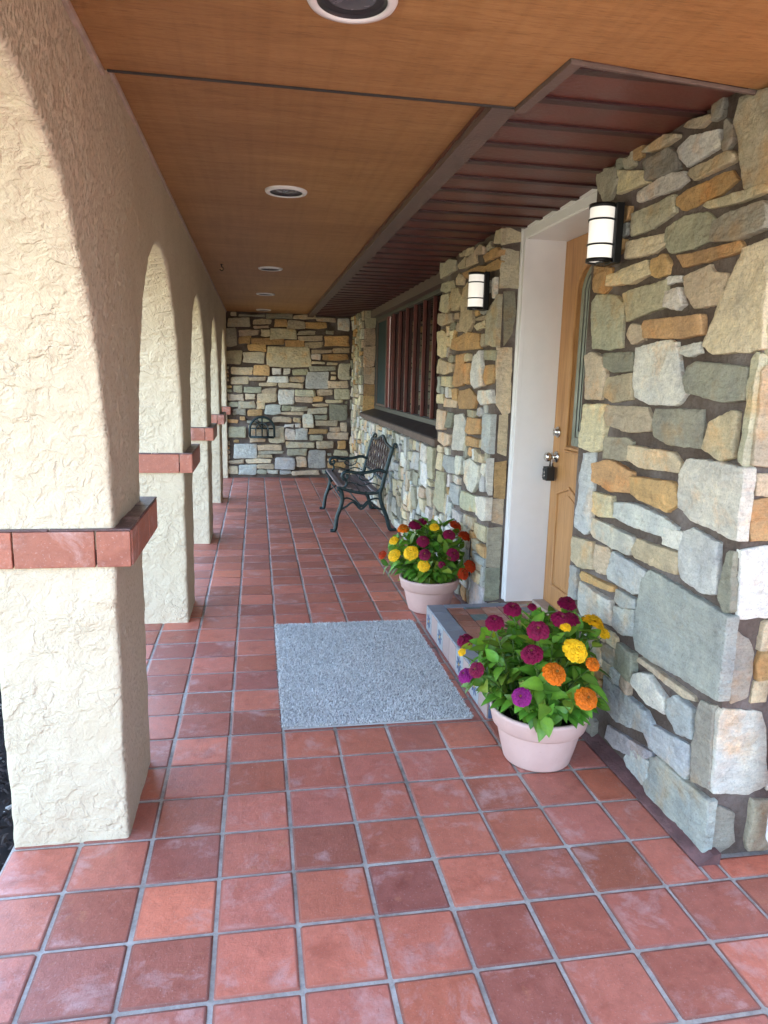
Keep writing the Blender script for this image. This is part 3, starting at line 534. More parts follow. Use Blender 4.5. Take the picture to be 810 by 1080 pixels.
# ------------------------------------------------------------------ camera, light
cam=bpy.data.cameras.new('camera'); co=bpy.data.objects.new('camera',cam); COL.objects.link(co)
rt=Vector((0.98498458,-0.17098933,0.02383337)); up=Vector((0.00815806,0.18399521,0.98289328)); fw=Vector((0.17244949,0.96794029,-0.18262738))
m=Matrix((( rt.x,up.x,-fw.x,0.11563),(rt.y,up.y,-fw.y,-1.45803),(rt.z,up.z,-fw.z,1.41147),(0,0,0,1)))
co.matrix_world=m; cam.sensor_fit='VERTICAL'; cam.sensor_height=36; cam.sensor_width=27; cam.lens=36*761.2428/1080; cam.clip_end=500; cam.clip_start=.02
scene.camera=co
SUN_EL,SUN_AZ=52,62      # azimuth from +Y towards +X: the sun stands behind the house, the porch is in open shade
w=bpy.data.worlds.new('World'); scene.world=w; w.use_nodes=True; wt=w.node_tree
sky=wt.nodes.new('ShaderNodeTexSky'); sky.sky_type='NISHITA'; sky.sun_disc=False; sky.sun_elevation=R(SUN_EL); sky.sun_rotation=R(SUN_AZ)
wt.links.new(sky.outputs[0],wt.nodes['Background'].inputs['Color']); wt.nodes['Background'].inputs['Strength'].default_value=.15
sd=Vector((math.sin(R(SUN_AZ))*math.cos(R(SUN_EL)),math.cos(R(SUN_AZ))*math.cos(R(SUN_EL)),math.sin(R(SUN_EL))))
sl=bpy.data.lights.new('sun','SUN'); sl.energy=4.6; sl.angle=R(.6); sl.color=(1,.95,.87)
so=bpy.data.objects.new('sun',sl); COL.objects.link(so); so.rotation_euler=sd.to_track_quat('Z','Y').to_euler()
scene.view_settings.view_transform='Standard'; scene.view_settings.look='None'; scene.view_settings.exposure=3.5; scene.view_settings.gamma=1
scene.cycles.use_denoising=True
try: scene.cycles.denoiser='OPENIMAGEDENOISE'
except Exception: pass
scene.cycles.max_bounces=10; scene.cycles.diffuse_bounces=6; scene.cycles.glossy_bounces=4

# ------------------------------------------------------------------ ground, porch floor
H=2.25; YF=8.70
mb=MB(); mb.v=[(-60,-60,-.14),(60,-60,-.14),(60,60,-.14),(-60,60,-.14)]; mb.c=[(1,1,1)]*4; mb.face((0,1,2,3)); tag(mb.build('ground',M['lawn']),kind='structure')
mb=MB(); mb.v=[(-7,-14,-.136),(4.5,-14,-.136),(4.5,-1.985,-.136),(-7,-1.985,-.136)]; mb.c=[(1,1,1)]*4; mb.face((0,1,2,3)); tag(mb.build('bounce_paving',M['slab']),kind='structure')  # unseen pale paving added to bounce light onto the front faces
T=.21
mb=MB(); rn=random.Random(3)
mb.box(-.617,3.2,-1.98,YF+.02,-.135,-.0030,1)
def tcol(r):
    base=(.455,.145,.092); k=r.uniform(.70,1.25); h=r.uniform(-.02,.02)
    if r.random()<.18: k*=1.15; h+=.015
    return (base[0]*k+h, base[1]*k, base[2]*k-h*.4+r.uniform(0,.012))
def tile(x0,x1,y0,y1,r):
    g=.0050; x0+=g+r.uniform(-.0015,.0015); x1-=g+r.uniform(-.0015,.0015); y0+=g+r.uniform(-.0015,.0015); y1-=g+r.uniform(-.0015,.0015)
    if x1-x0<.012 or y1-y0<.012: return
    c=tcol(r); dz=r.uniform(-.0012,.0012); tx=r.uniform(-.006,.006); ty=r.uniform(-.006,.006); cx=(x0+x1)/2; cy=(y0+y1)/2
    b=len(mb.v)
    for ins,z in ((0,-.0055),(.0006,-.0014),(.007,0)):
        for k in range(4):
            cxn=((x0,y0),(x1,y0),(x1,y1),(x0,y1))[k]; sx=1 if cxn[0]<cx else -1; sy=1 if cxn[1]<cy else -1
            q=min(.006*r.choice((.6,1,1,1.3,2.2)),(x1-x0)/4)
            for dx,dy in (((0,q) if k in(0,2) else (q,0)),((q,0) if k in(0,2) else (0,q))):
                X=cxn[0]+sx*(ins+dx*.5+r.uniform(-.0009,.0009)); Y=cxn[1]+sy*(ins+dy*.5+r.uniform(-.0009,.0009))
                mb.vert((X,Y,z+dz+tx*(X-cx)+ty*(Y-cy)),c if ins>.001 else tuple(v*.62 for v in c))
    for q in range(2):
        for j in range(8): mb.face((b+q*8+j,b+q*8+(j+1)%8,b+q*8+8+(j+1)%8,b+q*8+8+j),0,True)
    mb.face([b+16+j for j in range(8)],0)
for j in range(-9,42):
    for i in range(-3,15):
        x0,x1,y0,y1=i*T,(i+1)*T,j*T,(j+1)*T
        if j==1 and i>=6:
            if i==6: tile(x0,1.407,y0,y1,rn); tile(1.407,x1,y0,.286,rn)
            else: tile(x0,x1,y0,.305,rn)
            continue
        if j>=1:
            if x0>1.408: continue
            x1=min(x1,1.408)
        y1=min(y1,YF+.01)
        if j>=6 and j<=10 and x0>1.05: continue            # under the door step
        tile(max(x0,-.615),x1,y0,y1,rn)
fl=mb.build('porch_floor',[M['tile'],M['grout']],recalc=True); tag(fl,kind='structure')
# sloped mortar base along the house wall
mb=MB(); prof=[(1.404,.0005),(1.408,.007),(1.428,.014),(1.452,.030),(1.475,.034),(1.475,-.004),(1.404,-.004)]
for y0,y1 in ((.275,1.20),(2.405,YF+.01)):
    n=max(2,int((y1-y0)/.08)); b=len(mb.v)
    for i in range(n+1):
        y=y0+(y1-y0)*i/n
        for x,z in prof: mb.vert((x+.006*noise.noise((x*9,y*5,1)) if z>0 else x,y,z+.004*noise.noise((x*20,y*8,4)) if z>0 else z))
    k=len(prof)
    for i in range(n):
        for a in range(k): mb.face((b+i*k+a,b+i*k+(a+1)%k,b+(i+1)*k+(a+1)%k,b+(i+1)*k+a),0,a<3)
    mb.face([b+a for a in range(k)]); mb.face([b+n*k+a for a in range(k)])
tag(mb.build('wall_base_strip',M['kerb']),'low red brown mortar strip running along the foot of the stone house wall','base strip')
# bark bed left of the slab
mb=MB(); r=random.Random(5)
mb.v=[(-2.3,-2.2,-.125),(-.625,-2.2,-.105),(-.625,9,-.105),(-2.3,9,-.125)]; mb.c=[(.02,.014,.011)]*4; mb.face((0,1,2,3))
for i in range(5200):
    y=r.uniform(0,3.6) if i<4000 else r.uniform(-2,9); x=r.uniform(-1.7,-.63); L=r.uniform(.015,.06); W=r.uniform(.006,.016); a=r.uniform(0,6.28); ti=r.uniform(-.5,.5)
    k=r.uniform(.4,1.6); c=(.030*k,.021*k,.018*k)
    if r.random()<.06: c=(.28,.25,.22)
    d=Vector((math.cos(a)*math.cos(ti),math.sin(a)*math.cos(ti),math.sin(ti))); s=Vector((-math.sin(a),math.cos(a),r.uniform(-.4,.4))); p=Vector((x,y,-.095+r.uniform(0,.02)))
    b=len(mb.v)
    for q in (p-d*L/2-s*W/2,p+d*L/2-s*W/2,p+d*L/2+s*W/2,p-d*L/2+s*W/2): mb.vert(q,c)
    mb.face((b,b+1,b+2,b+3)); t5=mb.vert(p+Vector((0,0,.008)),c)
    for q in range(4): mb.face((b+q,b+(q+1)%4,t5))
tag(mb.build('bark_mulch',M['bark'],recalc=False),'dark shredded bark mulch beside the porch slab','mulch',kind='stuff')

# ------------------------------------------------------------------ stone walls
PAL={'g':(.51,.48,.365),'k':(.33,.325,.265),'t':(.57,.47,.345),'o':(.56,.36,.175),'y':(.66,.565,.40),'w':(.72,.69,.63),'b':(.50,.52,.51),'c':(.48,.53,.48)}
def pcol(code,r):
    c=PAL[code]; k=r.uniform(.80,1.20); return tuple(min(.75,x*k*r.uniform(.96,1.04)) for x in c)
def area(P): return .5*sum(P[i-1][0]*P[i][1]-P[i][0]*P[i-1][1] for i in range(len(P)))
def inside(P,x,y):
    c=False; j=len(P)-1
    for i in range(len(P)):
        a,b=P[i],P[j]
        if (a[1]>y)!=(b[1]>y) and x<(b[0]-a[0])*(y-a[1])/(b[1]-a[1])+a[0]: c=not c
        j=i
    return c
def stone(mb,P,fr,h,col,step,r,grow=.0075,cut=.0035):
    O,U,V,N=fr
    c0=Vector((sum(p[0] for p in P)/len(P),sum(p[1] for p in P)/len(P)))
    P=[tuple(Vector(p)+(Vector(p)-c0).normalized()*grow) for p in P]
    if area(P)<0: P=P[::-1]
    Q=[]                                        # knock the corners off
    for i in range(len(P)):
        p0,p,p1=Vector(P[i-1]),Vector(P[i]),Vector(P[(i+1)%len(P)])
        a=min(.2*(p0-p).length,cut*r.uniform(.4,1.5)); b=min(.2*(p1-p).length,cut*r.uniform(.4,1.5))
        if (p0-p).length<1e-5 or (p1-p).length<1e-5: continue
        Q+= [p+(p0-p).normalized()*a, p+(p1-p).normalized()*b]
    E=[]
    for i in range(len(Q)):
        a,b=Q[i],Q[(i+1)%len(Q)]; n=max(1,int((b-a).length/step+.5))
        for k in range(n): E.append(a+(b-a)*k/n)
    n=len(E)
    if n<4: return
    cx=sum((e for e in E),Vector((0,0)))/n; rad=sum((e-cx).length for e in E)/n
    s0=r.uniform(0,100); tx,ty=r.uniform(-.5,.5)*h/max(rad,.05)*.5,r.uniform(-.5,.5)*h/max(rad,.05)*.5
    E=[e+(e-cx).normalized()*((.0035*noise.noise((e.x*60+s0,e.y*60,s0))+.0025*noise.noise((e.x*130+s0,e.y*130,s0))+.003*noise.noise((e.x*16,e.y*16+s0,s0)))) for e in E]
    rings=[(1.0,-.012),(1.0,h*.70),(1-.0022/rad,h*.93),(1-.0022/rad,h*.93),(1-.006/rad,h)]
    s=1-.006/rad; k=max(2,min(7,int(rad/step)))
    for i in range(1,k): rings.append((s*(1-i/k),None))
    b=len(mb.v)
    def hh(p,hv,edge):
        q=(p.x*11+s0,p.y*11,s0*.7)
        f=fbm(q,4); lg=math.floor(noise.noise((p.x*6+s0,p.y*17,s0))*3+fbm((p.x*40,p.y*40,s0),2)*.35)/3
        return max(.003 if edge else -1,hv+ (f*.0045+lg*.0070)*edge+(tx*(p.x-cx.x)+ty*(p.y-cx.y))*edge)
    for si,(sc,hv) in enumerate(rings):
        for e in E:
            p=cx+(e-cx)*max(sc,.02); 
            d=hv if si==0 else hh(p,h if hv is None else hv,(0,.5,.9,.9,1)[min(si,4)])
            mb.vert(O+U*p.x+V*p.y+N*d,col)
    for i in range(len(rings)-1):
        if i==2: continue
        for j in range(n):
            q=(j+1)%n; mb.face((b+i*n+j,b+i*n+q,b+(i+1)*n+q,b+(i+1)*n+j),1,i>1)
    cc=mb.vert(O+U*cx.x+V*cx.y+N*hh(cx,h,1),col); b2=b+(len(rings)-1)*n
    for j in range(n): mb.face((b2+j,b2+(j+1)%n,cc),1,True)
def fill(u0,u1,v0,v1,polys,r,cell=.018,gap=.016,wr=(.07,.26),hr=(.045,.13),pal='gktoywbb'):
    """pack ragged rectangles round the stones already placed"""
    nu=int((u1-u0)/cell); nv=int((v1-v0)/cell); occ=[[False]*nu for _ in range(nv)]
    for P in polys:
        a0=min(p[0] for p in P)-gap; a1=max(p[0] for p in P)+gap; b0=min(p[1] for p in P)-gap; b1=max(p[1] for p in P)+gap
        cx=sum(p[0] for p in P)/len(P); cy=sum(p[1] for p in P)/len(P)
        G=[]
        for p in P:
            d=Vector((p[0]-cx,p[1]-cy)); L=d.length or 1; G.append((p[0]+d.x/L*gap*1.2,p[1]+d.y/L*gap*1.2))
        for j in range(max(0,int((b0-v0)/cell)),min(nv,int((b1-v0)/cell)+1)):
            for i in range(max(0,int((a0-u0)/cell)),min(nu,int((a1-u0)/cell)+1)):
                if inside(G,u0+(i+.5)*cell,v0+(j+.5)*cell): occ[j][i]=True
    out=[]
    for j in range(nv):
        for i in range(nu):
            if occ[j][i]: continue
            W=max(2,int(r.uniform(*wr)/cell)); Hh=max(2,int(r.uniform(*hr)/cell))
            if r.random()<.10: Hh=int(Hh*1.7); W=int(W*1.2)
            w=0
            while w<W and i+w<nu and not occ[j][i+w]: w+=1
            rem=0
            while i+w+rem<nu and not occ[j][i+w+rem] and rem<4: rem+=1
            if rem<4 and w+rem<W*1.5: w+=rem
            h=0
            while h<Hh and j+h<nv and all(not occ[j+h][i+k] for k in range(w)): h+=1
            if nv-(j+h)<3:
                while j+h<nv and all(not occ[j+h][i+k] for k in range(w)): h+=1
            for a in range(h):
                for b in range(w): occ[j+a][i+b]=True
            x0=u0+i*cell+gap*.5; x1=u0+(i+w)*cell-gap*.5; y0=v0+j*cell+gap*.5; y1=v0+(j+h)*cell-gap*.5
            if x1-x0<.028 or y1-y0<.022: continue
            q=min(.012,.16*min(x1-x0,y1-y0)); J=lambda:r.uniform(-q,q)
            P=[(x0+J(),y0+J()*.6),((x0+x1)/2+J(),y0+J()*.5),(x1+J(),y0+J()*.6),(x1+J()*.5,(y0+y1)/2),(x1+J(),y1+J()*.6),((x0+x1)/2+J(),y1+J()*.5),(x0+J(),y1+J()*.6),(x0+J()*.5,(y0+y1)/2)]
            out.append((r.choice(pal),P))
    return out
X_,Y_,Z_=Vector((1,0,0)),Vector((0,1,0)),Vector((0,0,1))
def clampP(P,a0,a1,b0,b1): return [(min(max(x,a0),a1),min(max(y,b0),b1)) for x,y in P]
# --- wall between the door and the near corner
r=random.Random(11); mb=MB()
mb.box(1.452,3.2,.318,1.40,-.02,2.34,0)
fr=(Vector((1.452,0,0)),Y_,Z_,-X_)
L=[(c,clampP(P,.312,1.387,.006,2.25)) for c,P in NEAR]
L+=fill(.318,1.388,.01,2.25,[p for _,p in L],r,wr=(.06,.16),hr=(.04,.09),pal='gktoyb')
for c,P in L: stone(mb,P,fr,r.uniform(.014,.028),pcol(c,r),.011,r,.0105)
fr=(Vector((0,.318,0)),X_,Z_,-Y_)
L=[(c,clampP(P,1.447,1.75,.004,2.25)) for c,P in FRONT]
L+=fill(1.45,3.18,.01,2.25,[p for _,p in L],r,wr=(.12,.34),hr=(.07,.22),pal='gktoywbw')
for c,P in L: stone(mb,P,fr,r.uniform(.010,.024),pcol(c,r),.02,r)
tag(mb.build('stone_wall',[M['mortar'],M['stone']],recalc=False),'fieldstone house wall between the oak door and the corner with the white downspout','stone wall','fieldstone walls of the porch')
# --- wall with the window
mb=MB(); 
mb.box(1.435,2.0,2.478,3.78,-.02,2.34,0); mb.box(1.435,2.0,3.78,7.65,-.02,.925,0); mb.box(1.435,2.0,7.65,YF+.2,-.02,2.34,0)
fr=(Vector((1.435,0,0)),Y_,Z_,-X_)
L=[(c,clampP(P,2.474,3.775,.006,2.24)) for c,P in PIER]
L+=fill(2.48,3.775,.01,2.24,[p for _,p in L],r,wr=(.06,.2),hr=(.05,.15),pal='gktoywbw')
for c,P in L: stone(mb,P,fr,r.uniform(.014,.030),pcol(c,r),.016,r)
for c,P in fill(3.785,7.64,.01,.925,[],r,wr=(.09,.32),hr=(.06,.2),pal='gktywbbw'): stone(mb,P,fr,r.uniform(.016,.045),pcol(c,r),.028,r,.001)
for c,P in fill(7.655,YF-.02,.01,2.24,[],r,wr=(.09,.3),hr=(.05,.16),pal='gktoyw'): stone(mb,P,fr,r.uniform(.014,.045),pcol(c,r),.028,r,.001)
fr=(Vector((0,2.478,0)),X_,Z_,-Y_)
for c,P in RET: stone(mb,clampP(P,1.432,1.536,.006,2.25),fr,.008,pcol(c,r),.018,r)
for c,P in fill(1.436,1.536,.01,2.25,[clampP(p,1.432,1.536,.006,2.25) for _,p in RET],r,wr=(.1,.11),hr=(.06,.16),pal='gkt'): stone(mb,P,fr,.007,pcol(c,r),.02,r)
fr=(Vector((0,7.65,0)),X_,Z_,-Y_)
for c,P in fill(1.437,1.585,.95,2.24,[],r,wr=(.14,.15),hr=(.10,.36),pal='ttoyg'): stone(mb,P,fr,.010,pcol(c,r),.03,r)
tag(mb.build('stone_wall',[M['mortar'],M['stone']],recalc=False),'fieldstone house wall around the barred window, behind the iron bench','stone wall','fieldstone walls of the porch')
# --- end wall
mb=MB(); mb.box(-.62,1.44,8.722,8.95,-.02,2.34,0)
fr=(Vector((0,8.722,0)),X_,Z_,-Y_)
def skew(P,q): return [v for i in range(len(P)) for v in ((P[i][0]+r.uniform(-q,q),P[i][1]+r.uniform(-q,q)*.8),((P[i][0]+P[(i+1)%len(P)][0])/2+r.uniform(-q,q)*.6,(P[i][1]+P[(i+1)%len(P)][1])/2+r.uniform(-q,q)*.5))]
L=[(c,clampP(skew(P,.014),-.30,1.415,.01,2.25)) for c,P in FARW]
L+=fill(-.30,1.425,.01,2.25,[p for _,p in L],r,wr=(.09,.3),hr=(.04,.09),gap=.02,pal='gktot')
for c,P in L: stone(mb,P,fr,r.uniform(.022,.050),pcol(c,r),.024,r,.001,.014)
tag(mb.build('stone_wall',[M['mortar'],M['stone']],recalc=False),'fieldstone wall closing the far end of the porch, with a hose hanger on it','stone wall','fieldstone walls of the porch')

# ------------------------------------------------------------------ stucco arcade
CEN=[-.145+2*k for k in range(5)]; A_,B_,SP=.755,.95,.985
out=[(-1.40,2.34),(-1.40,-.03)]
for c in CEN:
    y0,y1=c-A_,c+A_
    out+=[(y0+.006,-.03),(y0,SP-.1)]
    for i in range(0,33):
        a=math.pi*(1-i/32); out.append((c+A_*math.cos(a),SP+B_*math.sin(a)))
    out+=[(y1+.006,SP-.1),(y1+.030,.05),(y1+.034,-.03)]
out+=[(8.715,-.03),(8.715,2.34)]
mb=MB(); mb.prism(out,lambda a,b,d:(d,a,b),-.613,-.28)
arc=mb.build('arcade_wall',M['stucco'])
rm=arc.modifiers.new('remesh','REMESH'); rm.mode='VOXEL'; rm.voxel_size=.0115; rm.use_smooth_shade=True
sm=arc.modifiers.new('smooth','SMOOTH'); sm.factor=.5; sm.iterations=1
for nm,sz,st in (('trowel_wave',.20,.010),('trowel_grain',.05,.006)):
    tx=bpy.data.textures.new(nm,'CLOUDS'); tx.noise_scale=sz; tx.noise_depth=2
    dm=arc.modifiers.new(nm,'DISPLACE'); dm.texture=tx; dm.strength=st; dm.mid_level=.5; dm.texture_coords='LOCAL'
tag(arc,'cream stucco arcade of arches on tile ledged piers along the open side of the porch','arcade wall')
# tile ledges round the piers
rl=random.Random(9)
def ledge(y0,y1):
    mb=MB(); z0,z1=.873,.978; x0,x1=-.665,-.232; t=.016
    mb.box(x0+t,x1-t,y0+t,y1-t,z0+.004,z1-.006,1)
    def slab(a0,a1,axis,fix,dirn):
        n=max(1,round((a1-a0)/.215)); cuts=[a0]; first=rl.uniform(.35,.9)*.215 if n>1 else a1-a0
        x=a0
        if n>1: cuts.append(a0+first)
        while a1-cuts[-1]>.235: cuts.append(cuts[-1]+.215)
        cuts.append(a1)
        for a,b in zip(cuts,cuts[1:]):
            if b-a<.02: continue
            k=rl.uniform(.85,1.15); c=(.37*k,.122*k,.075*k)
            lo,hi=sorted((fix,fix+dirn*t))
            if axis=='x': mb.box(a+.0025,b-.0025,lo,hi,z0,z1-.0035,0,c)
            else: mb.box(lo,hi,a+.0025,b-.0025,z0,z1-.0035,0,c)
    slab(x0+.001,x1-.001,'x',y0,1); slab(x0+.001,x1-.001,'x',y1,-1)
    slab(y0+t+.002,y1-t-.002,'y',x1,-1); slab(y0+t+.002,y1-t-.002,'y',x0,1)
    # top tiles: shade and sky tint put into their dark colour
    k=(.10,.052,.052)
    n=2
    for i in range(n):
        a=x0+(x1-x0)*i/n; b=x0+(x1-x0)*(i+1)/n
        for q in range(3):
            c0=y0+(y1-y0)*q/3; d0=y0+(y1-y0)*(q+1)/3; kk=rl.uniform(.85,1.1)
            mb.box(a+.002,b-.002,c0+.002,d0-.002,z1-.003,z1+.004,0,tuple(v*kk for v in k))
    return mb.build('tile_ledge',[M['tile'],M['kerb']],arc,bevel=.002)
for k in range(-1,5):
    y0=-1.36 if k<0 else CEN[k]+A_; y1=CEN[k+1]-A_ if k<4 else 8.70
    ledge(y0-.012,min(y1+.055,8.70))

# ------------------------------------------------------------------ ceiling
ce=thing('porch_ceiling','orange brown plywood porch ceiling panels between the arcade and the maroon soffit','ceiling')
ZN,ZF,YJ=2.186,2.236,.715     # the near sheet hangs a little lower than the far one
mb=MB(); mb.prism([(-.30,-1.30),(1.62,-1.30),(1.62,.455),(.875,.365),(.855,YJ-.004),(-.30,YJ-.004)],lambda a,b,d:(a,b,d),ZN,ZN+.018); mb.build('plywood_panel',M['ply'],ce,bevel=.0015)
mb=MB(); mb.box(-.30,.802,YJ,YF+.02,ZF,ZF+.018); mb.build('plywood_panel',M['ply'],ce,bevel=.0015)
mb=MB(); mb.box(-.30,.85,YJ-.012,YJ-.0005,ZN+.0185,ZF+.06); mb.box(-.262,.852,YJ-.016,YJ-.006,ZN-.0045,ZN-.0005); mb.build('joint_shadow_strip',M['sill_top'],ce)  # thin dark strip added to stand for the shadow line at the step
mb=MB()
mb.box(-.305,-.268,-1.29,YJ-.012,ZN-.016,ZN-.0005,0); mb.box(-.305,-.270,YJ+.008,YF,ZF-.016,ZF-.0005,0); mb.build('cove_strip',M['cove'],ce,bevel=.003)
mb=MB(); mb.box(-.80,3.2,-1.32,YF+.25,2.345,2.45); mb.build('shade_roof_deck',M['unseen_roof'],ce)  # unseen slab added to block sky and sun, overhang set for the light
# recessed lights
first=None
LB={0:'recessed ceiling light with white ring in the lower plywood sheet',1:'recessed ceiling light with white ring above the grey door mat',2:'recessed ceiling light with white ring next to the black ceiling hook',3:'recessed ceiling light with white ring level with the far end of the bench',4:'recessed ceiling light with white ring closest to the stone end wall'}
for k,(x,y,z) in enumerate(((.318,.20,ZN),(.255,2.06,ZF),(.229,4.53,ZF),(.214,6.38,ZF),(.212,8.25,ZF))):
    if first is None:
        th=thing('recessed_light',LB[0],'ceiling light','recessed lights in the plywood ceiling',(x,y,z))
        mb=MB(); mb.lathe([(.074,-.001),(.074,-.009),(.078,-.012),(.092,-.010),(.0955,-.004),(.0955,.0)],56); mb.build('trim_ring',M['ring'],th)
        mb=MB(); mb.lathe([(.0738,-.008),(.070,-.004),(.066,-.0015),(.062,-.0030),(.058,-.0012),(.054,-.0028),(.050,-.0012)],48); mb.build('baffle',M['baffle'],th)
        mb=MB(); mb.lathe([(.0498,-.0012),(.03,-.003),(.001,-.0038)],48); mb.build('lamp_face',M['lens'],th)
        first=th
    else:
        th=copy_tree(first); th.location=(x,y,z); tag(th,LB[k])
# ceiling hook
mb=MB(); pts=[(0,0,0),(0,0,-.02)]+[(.0,.013*math.sin(a)-.0,-.033+.013*math.cos(a)) for a in [i*.3 for i in range(0,16)]]
mb.tube([(-.141+p[0]+p[1],4.45+p[1]*.4,ZF+.001+p[2]) for p in pts],.0035,8); mb.lathe([(.001,-.003),(.011,-.003),(.012,0)],16,o=(-.141,4.45,ZF))
tag(mb.build('ceiling_hook',M['black']),'small black screw hook in the plywood ceiling near the arches','hook')
# maroon soffit
so_=thing('eave_soffit','maroon ribbed metal soffit boards above the door and window','soffit')
mb=MB(); ys=[.498]
while ys[-1]<YF: ys.append(ys[-1]+.2115)
P=[]; ZS=2.222
for yy in ys: P+= [(yy-.1885,ZS+.005),(yy,ZS-.003)]
P=[p for p in P if p[0]>.375]; P=[(.372,P[0][1])]+P; P=[p for p in P if p[0]<YF+.02]
b=len(mb.v); n=len(P)
for yy,z in P: mb.vert((.80,yy,z)); mb.vert((1.62,yy,z)); mb.vert((1.62,yy,2.262)); mb.vert((.80,yy,2.262))
for i in range(n-1):
    q=b+i*4
    mb.face((q,q+1,q+5,q+4)); mb.face((q+3,q+7,q+6,q+2)); mb.face((q,q+4,q+7,q+3)); mb.face((q+1,q+2,q+6,q+5))
mb.face((b,b+3,b+2,b+1)); q=b+(n-1)*4; mb.face((q,q+1,q+2,q+3))
mb.build('soffit_panel',M['maroon'],so_)
mb=MB()
for yy in ys:
    if yy<YF: mb.box(.884,1.60,yy-.019,yy+.019,ZS-.010,ZS+.012); mb.box(.884,1.60,yy+.0195,yy+.026,ZS-.0055,ZS+.012,1)
mb.build('batten_ribs',[M['maroon_rib'],M['maroon']],so_,bevel=.0015)
mb=MB(); mb.box(.8035,.882,YJ+.001,YF+.01,ZS-.024,ZS-.0085); mb.box(.8035,.8065,YJ+.002,YF+.01,ZS-.008,2.262); mb.build('edge_board',M['trim'],so_,bevel=.003)
mb=MB(); mb.prism([(.876,.3665),(.908,.371),(.889,YJ-.003),(.857,YJ-.003)],lambda a,b,d:(a,b,d),ZN-.012,ZN+.004); mb.build('edge_board',M['trim'],so_,bevel=.002)
mb=MB(); mb.prism([(.8775,.3655),(1.445,.434),(1.445,.446),(.8775,.3775)],lambda a,b,d:(a,b,d),ZN-.011,ZN-.0005); mb.build('channel_trim',M['trim'],so_,bevel=.002)

# ------------------------------------------------------------------ front door
ZD=.143
dr=thing('front_door','golden oak front door with arched leaded glass, set deep in a white frame','door')
mb=MB()
y0,y1=1.402,2.476; yi0,yi1=1.492,2.408; zt,zi=2.232,2.158; xc=1.533
def casing(mb,xa,xb,a,b):     # a,b: inset from outer edge
    mb.box(xa,xb,y1-b,y1-a,ZD,zt-a); mb.box(xa,xb,y0+a,y0+b,ZD,zt-a); mb.box(xa,xb,y0+b+.0005,y1-b-.0005,zt-b,zt-a)
casing(mb,xc,1.56,0,.024); casing(mb,xc+.006,1.56,.0245,.048); casing(mb,xc+.002,1.56,.0485,.0685)
mb.build('casing',M['white'],dr,bevel=.002)
mb=MB(); mb.box(1.542,1.84,yi1,y1,ZD,zi+.05); mb.box(1.542,1.84,y0,yi0,ZD,zi+.05); mb.box(1.542,1.84,yi0+.0005,yi1-.0005,zi,zi+.05); mb.build('jamb',M['white'],dr,bevel=.0015)
mb=MB(); mb.box(1.70,1.84,yi0+.001,yi1-.001,ZD-.02,ZD+.010); mb.build('threshold',M['cove'],dr,bevel=.003)
# the door leaf, with the opening for the glass cut out
XD=1.768; gy0,gy1,gz0=1.70,2.205,1.075; gc=(gy0+gy1)/2; gw=(gy1-gy0)/2
def arch(inset,n=20):
    a=gw-inset; z0=gz0+inset; zs=1.865
    return [(gc-a,z0),(gc+a,z0)]+[(gc+a*math.cos(math.pi*i/n),zs+(.165-inset*.6)*math.sin(math.pi*i/n)) for i in range(n+1)]
mb=MB()
D0,D1=yi0+.003,yi1-.003; DT=zi-.003; DB=ZD+.012
A=arch(0); N=len(A)
def sheet(x,flip):
    b=len(mb.v); O=[(D0,DB),(D1,DB),(D1,DT),(D0,DT)]
    for p in O: mb.vert((x,*p))
    for p in A: mb.vert((x,*p))
    # regions round the opening
    a0=b+4; mid=2+ (N-2)//2
    quads=[[b+0,b+1,a0+1,a0+0]]
    right=[b+1,b+2]+[a0+i for i in range(mid,0,-1)]; left=[b+3,b+0,a0+0]+[a0+i for i in range(N-1,mid-1,-1)]
    top=[b+2,b+3,a0+mid]
    for q in quads+[right,left,top]: mb.face(q if not flip else q[::-1])
    return a0,b
a0,b0=sheet(XD,False); a1,b1=sheet(XD+.045,True)
for i in range(N): mb.face((a0+i,a0+(i+1)%N,a1+(i+1)%N,a1+i))
for i in range(4): mb.face((b0+i,b0+(i+1)%4,b1+(i+1)%4,b1+i))
leaf=mb.build('door_leaf',M['oak'],dr)
mb=MB(); mb.prism(arch(.002),lambda a,b,d:(d,a,b),XD+.014,XD+.022); gl=mb.build('door_glass',M['doorglass'],leaf)
mb=MB()
def loop(ins,rr): 
    P=arch(ins); P=P+P[:2]; mb.tube([(XD+.012,p[0],p[1]) for p in P],rr,6,cap=False)
for ins in (.05,.085): loop(ins,.003)
for yy in (gc-.06,gc+.06,gc): mb.tube([(XD+.012,yy,gz0+.085),(XD+.012,yy,1.70),(XD+.012,gc+(yy-gc)*2.4,1.86)],.0028,6)
for zz in (1.22,1.50,1.74): mb.tube([(XD+.012,gc-.10,zz),(XD+.012,gc,zz+.07),(XD+.012,gc+.10,zz),(XD+.012,gc,zz-.07),(XD+.012,gc-.10,zz)],.0028,6)
mb.build('lead_came',M['came'],leaf)
mb=MB()
for ins,rr,xx in ((-.012,.011,XD-.004),(-.030,.007,XD-.002)):
    P=arch(ins); P=P+P[:2]; mb.tube([(xx,p[0],p[1]) for p in P],rr,8,cap=False)
mb.build('glass_moulding',M['oak'],leaf)
mb=MB()
for (ya,yb) in ((1.60,1.90),(2.0,2.295)):
    za,zb=ZD+.13,.83
    P=[(ya,za),(yb,za),(yb,zb-.03),((ya+yb)/2,zb+.02),(ya,zb-.03)]; P=P+P[:2]
    mb.tube([(XD-.001,p[0],p[1]) for p in P],.010,8,cap=False)
    mb.prism([(ya+.03,za+.03),(yb-.03,za+.03),(yb-.03,zb-.06),((ya+yb)/2,zb-.02),(ya+.03,zb-.06)],lambda a,b,d:(d,a,b),XD-.006,XD+.001)
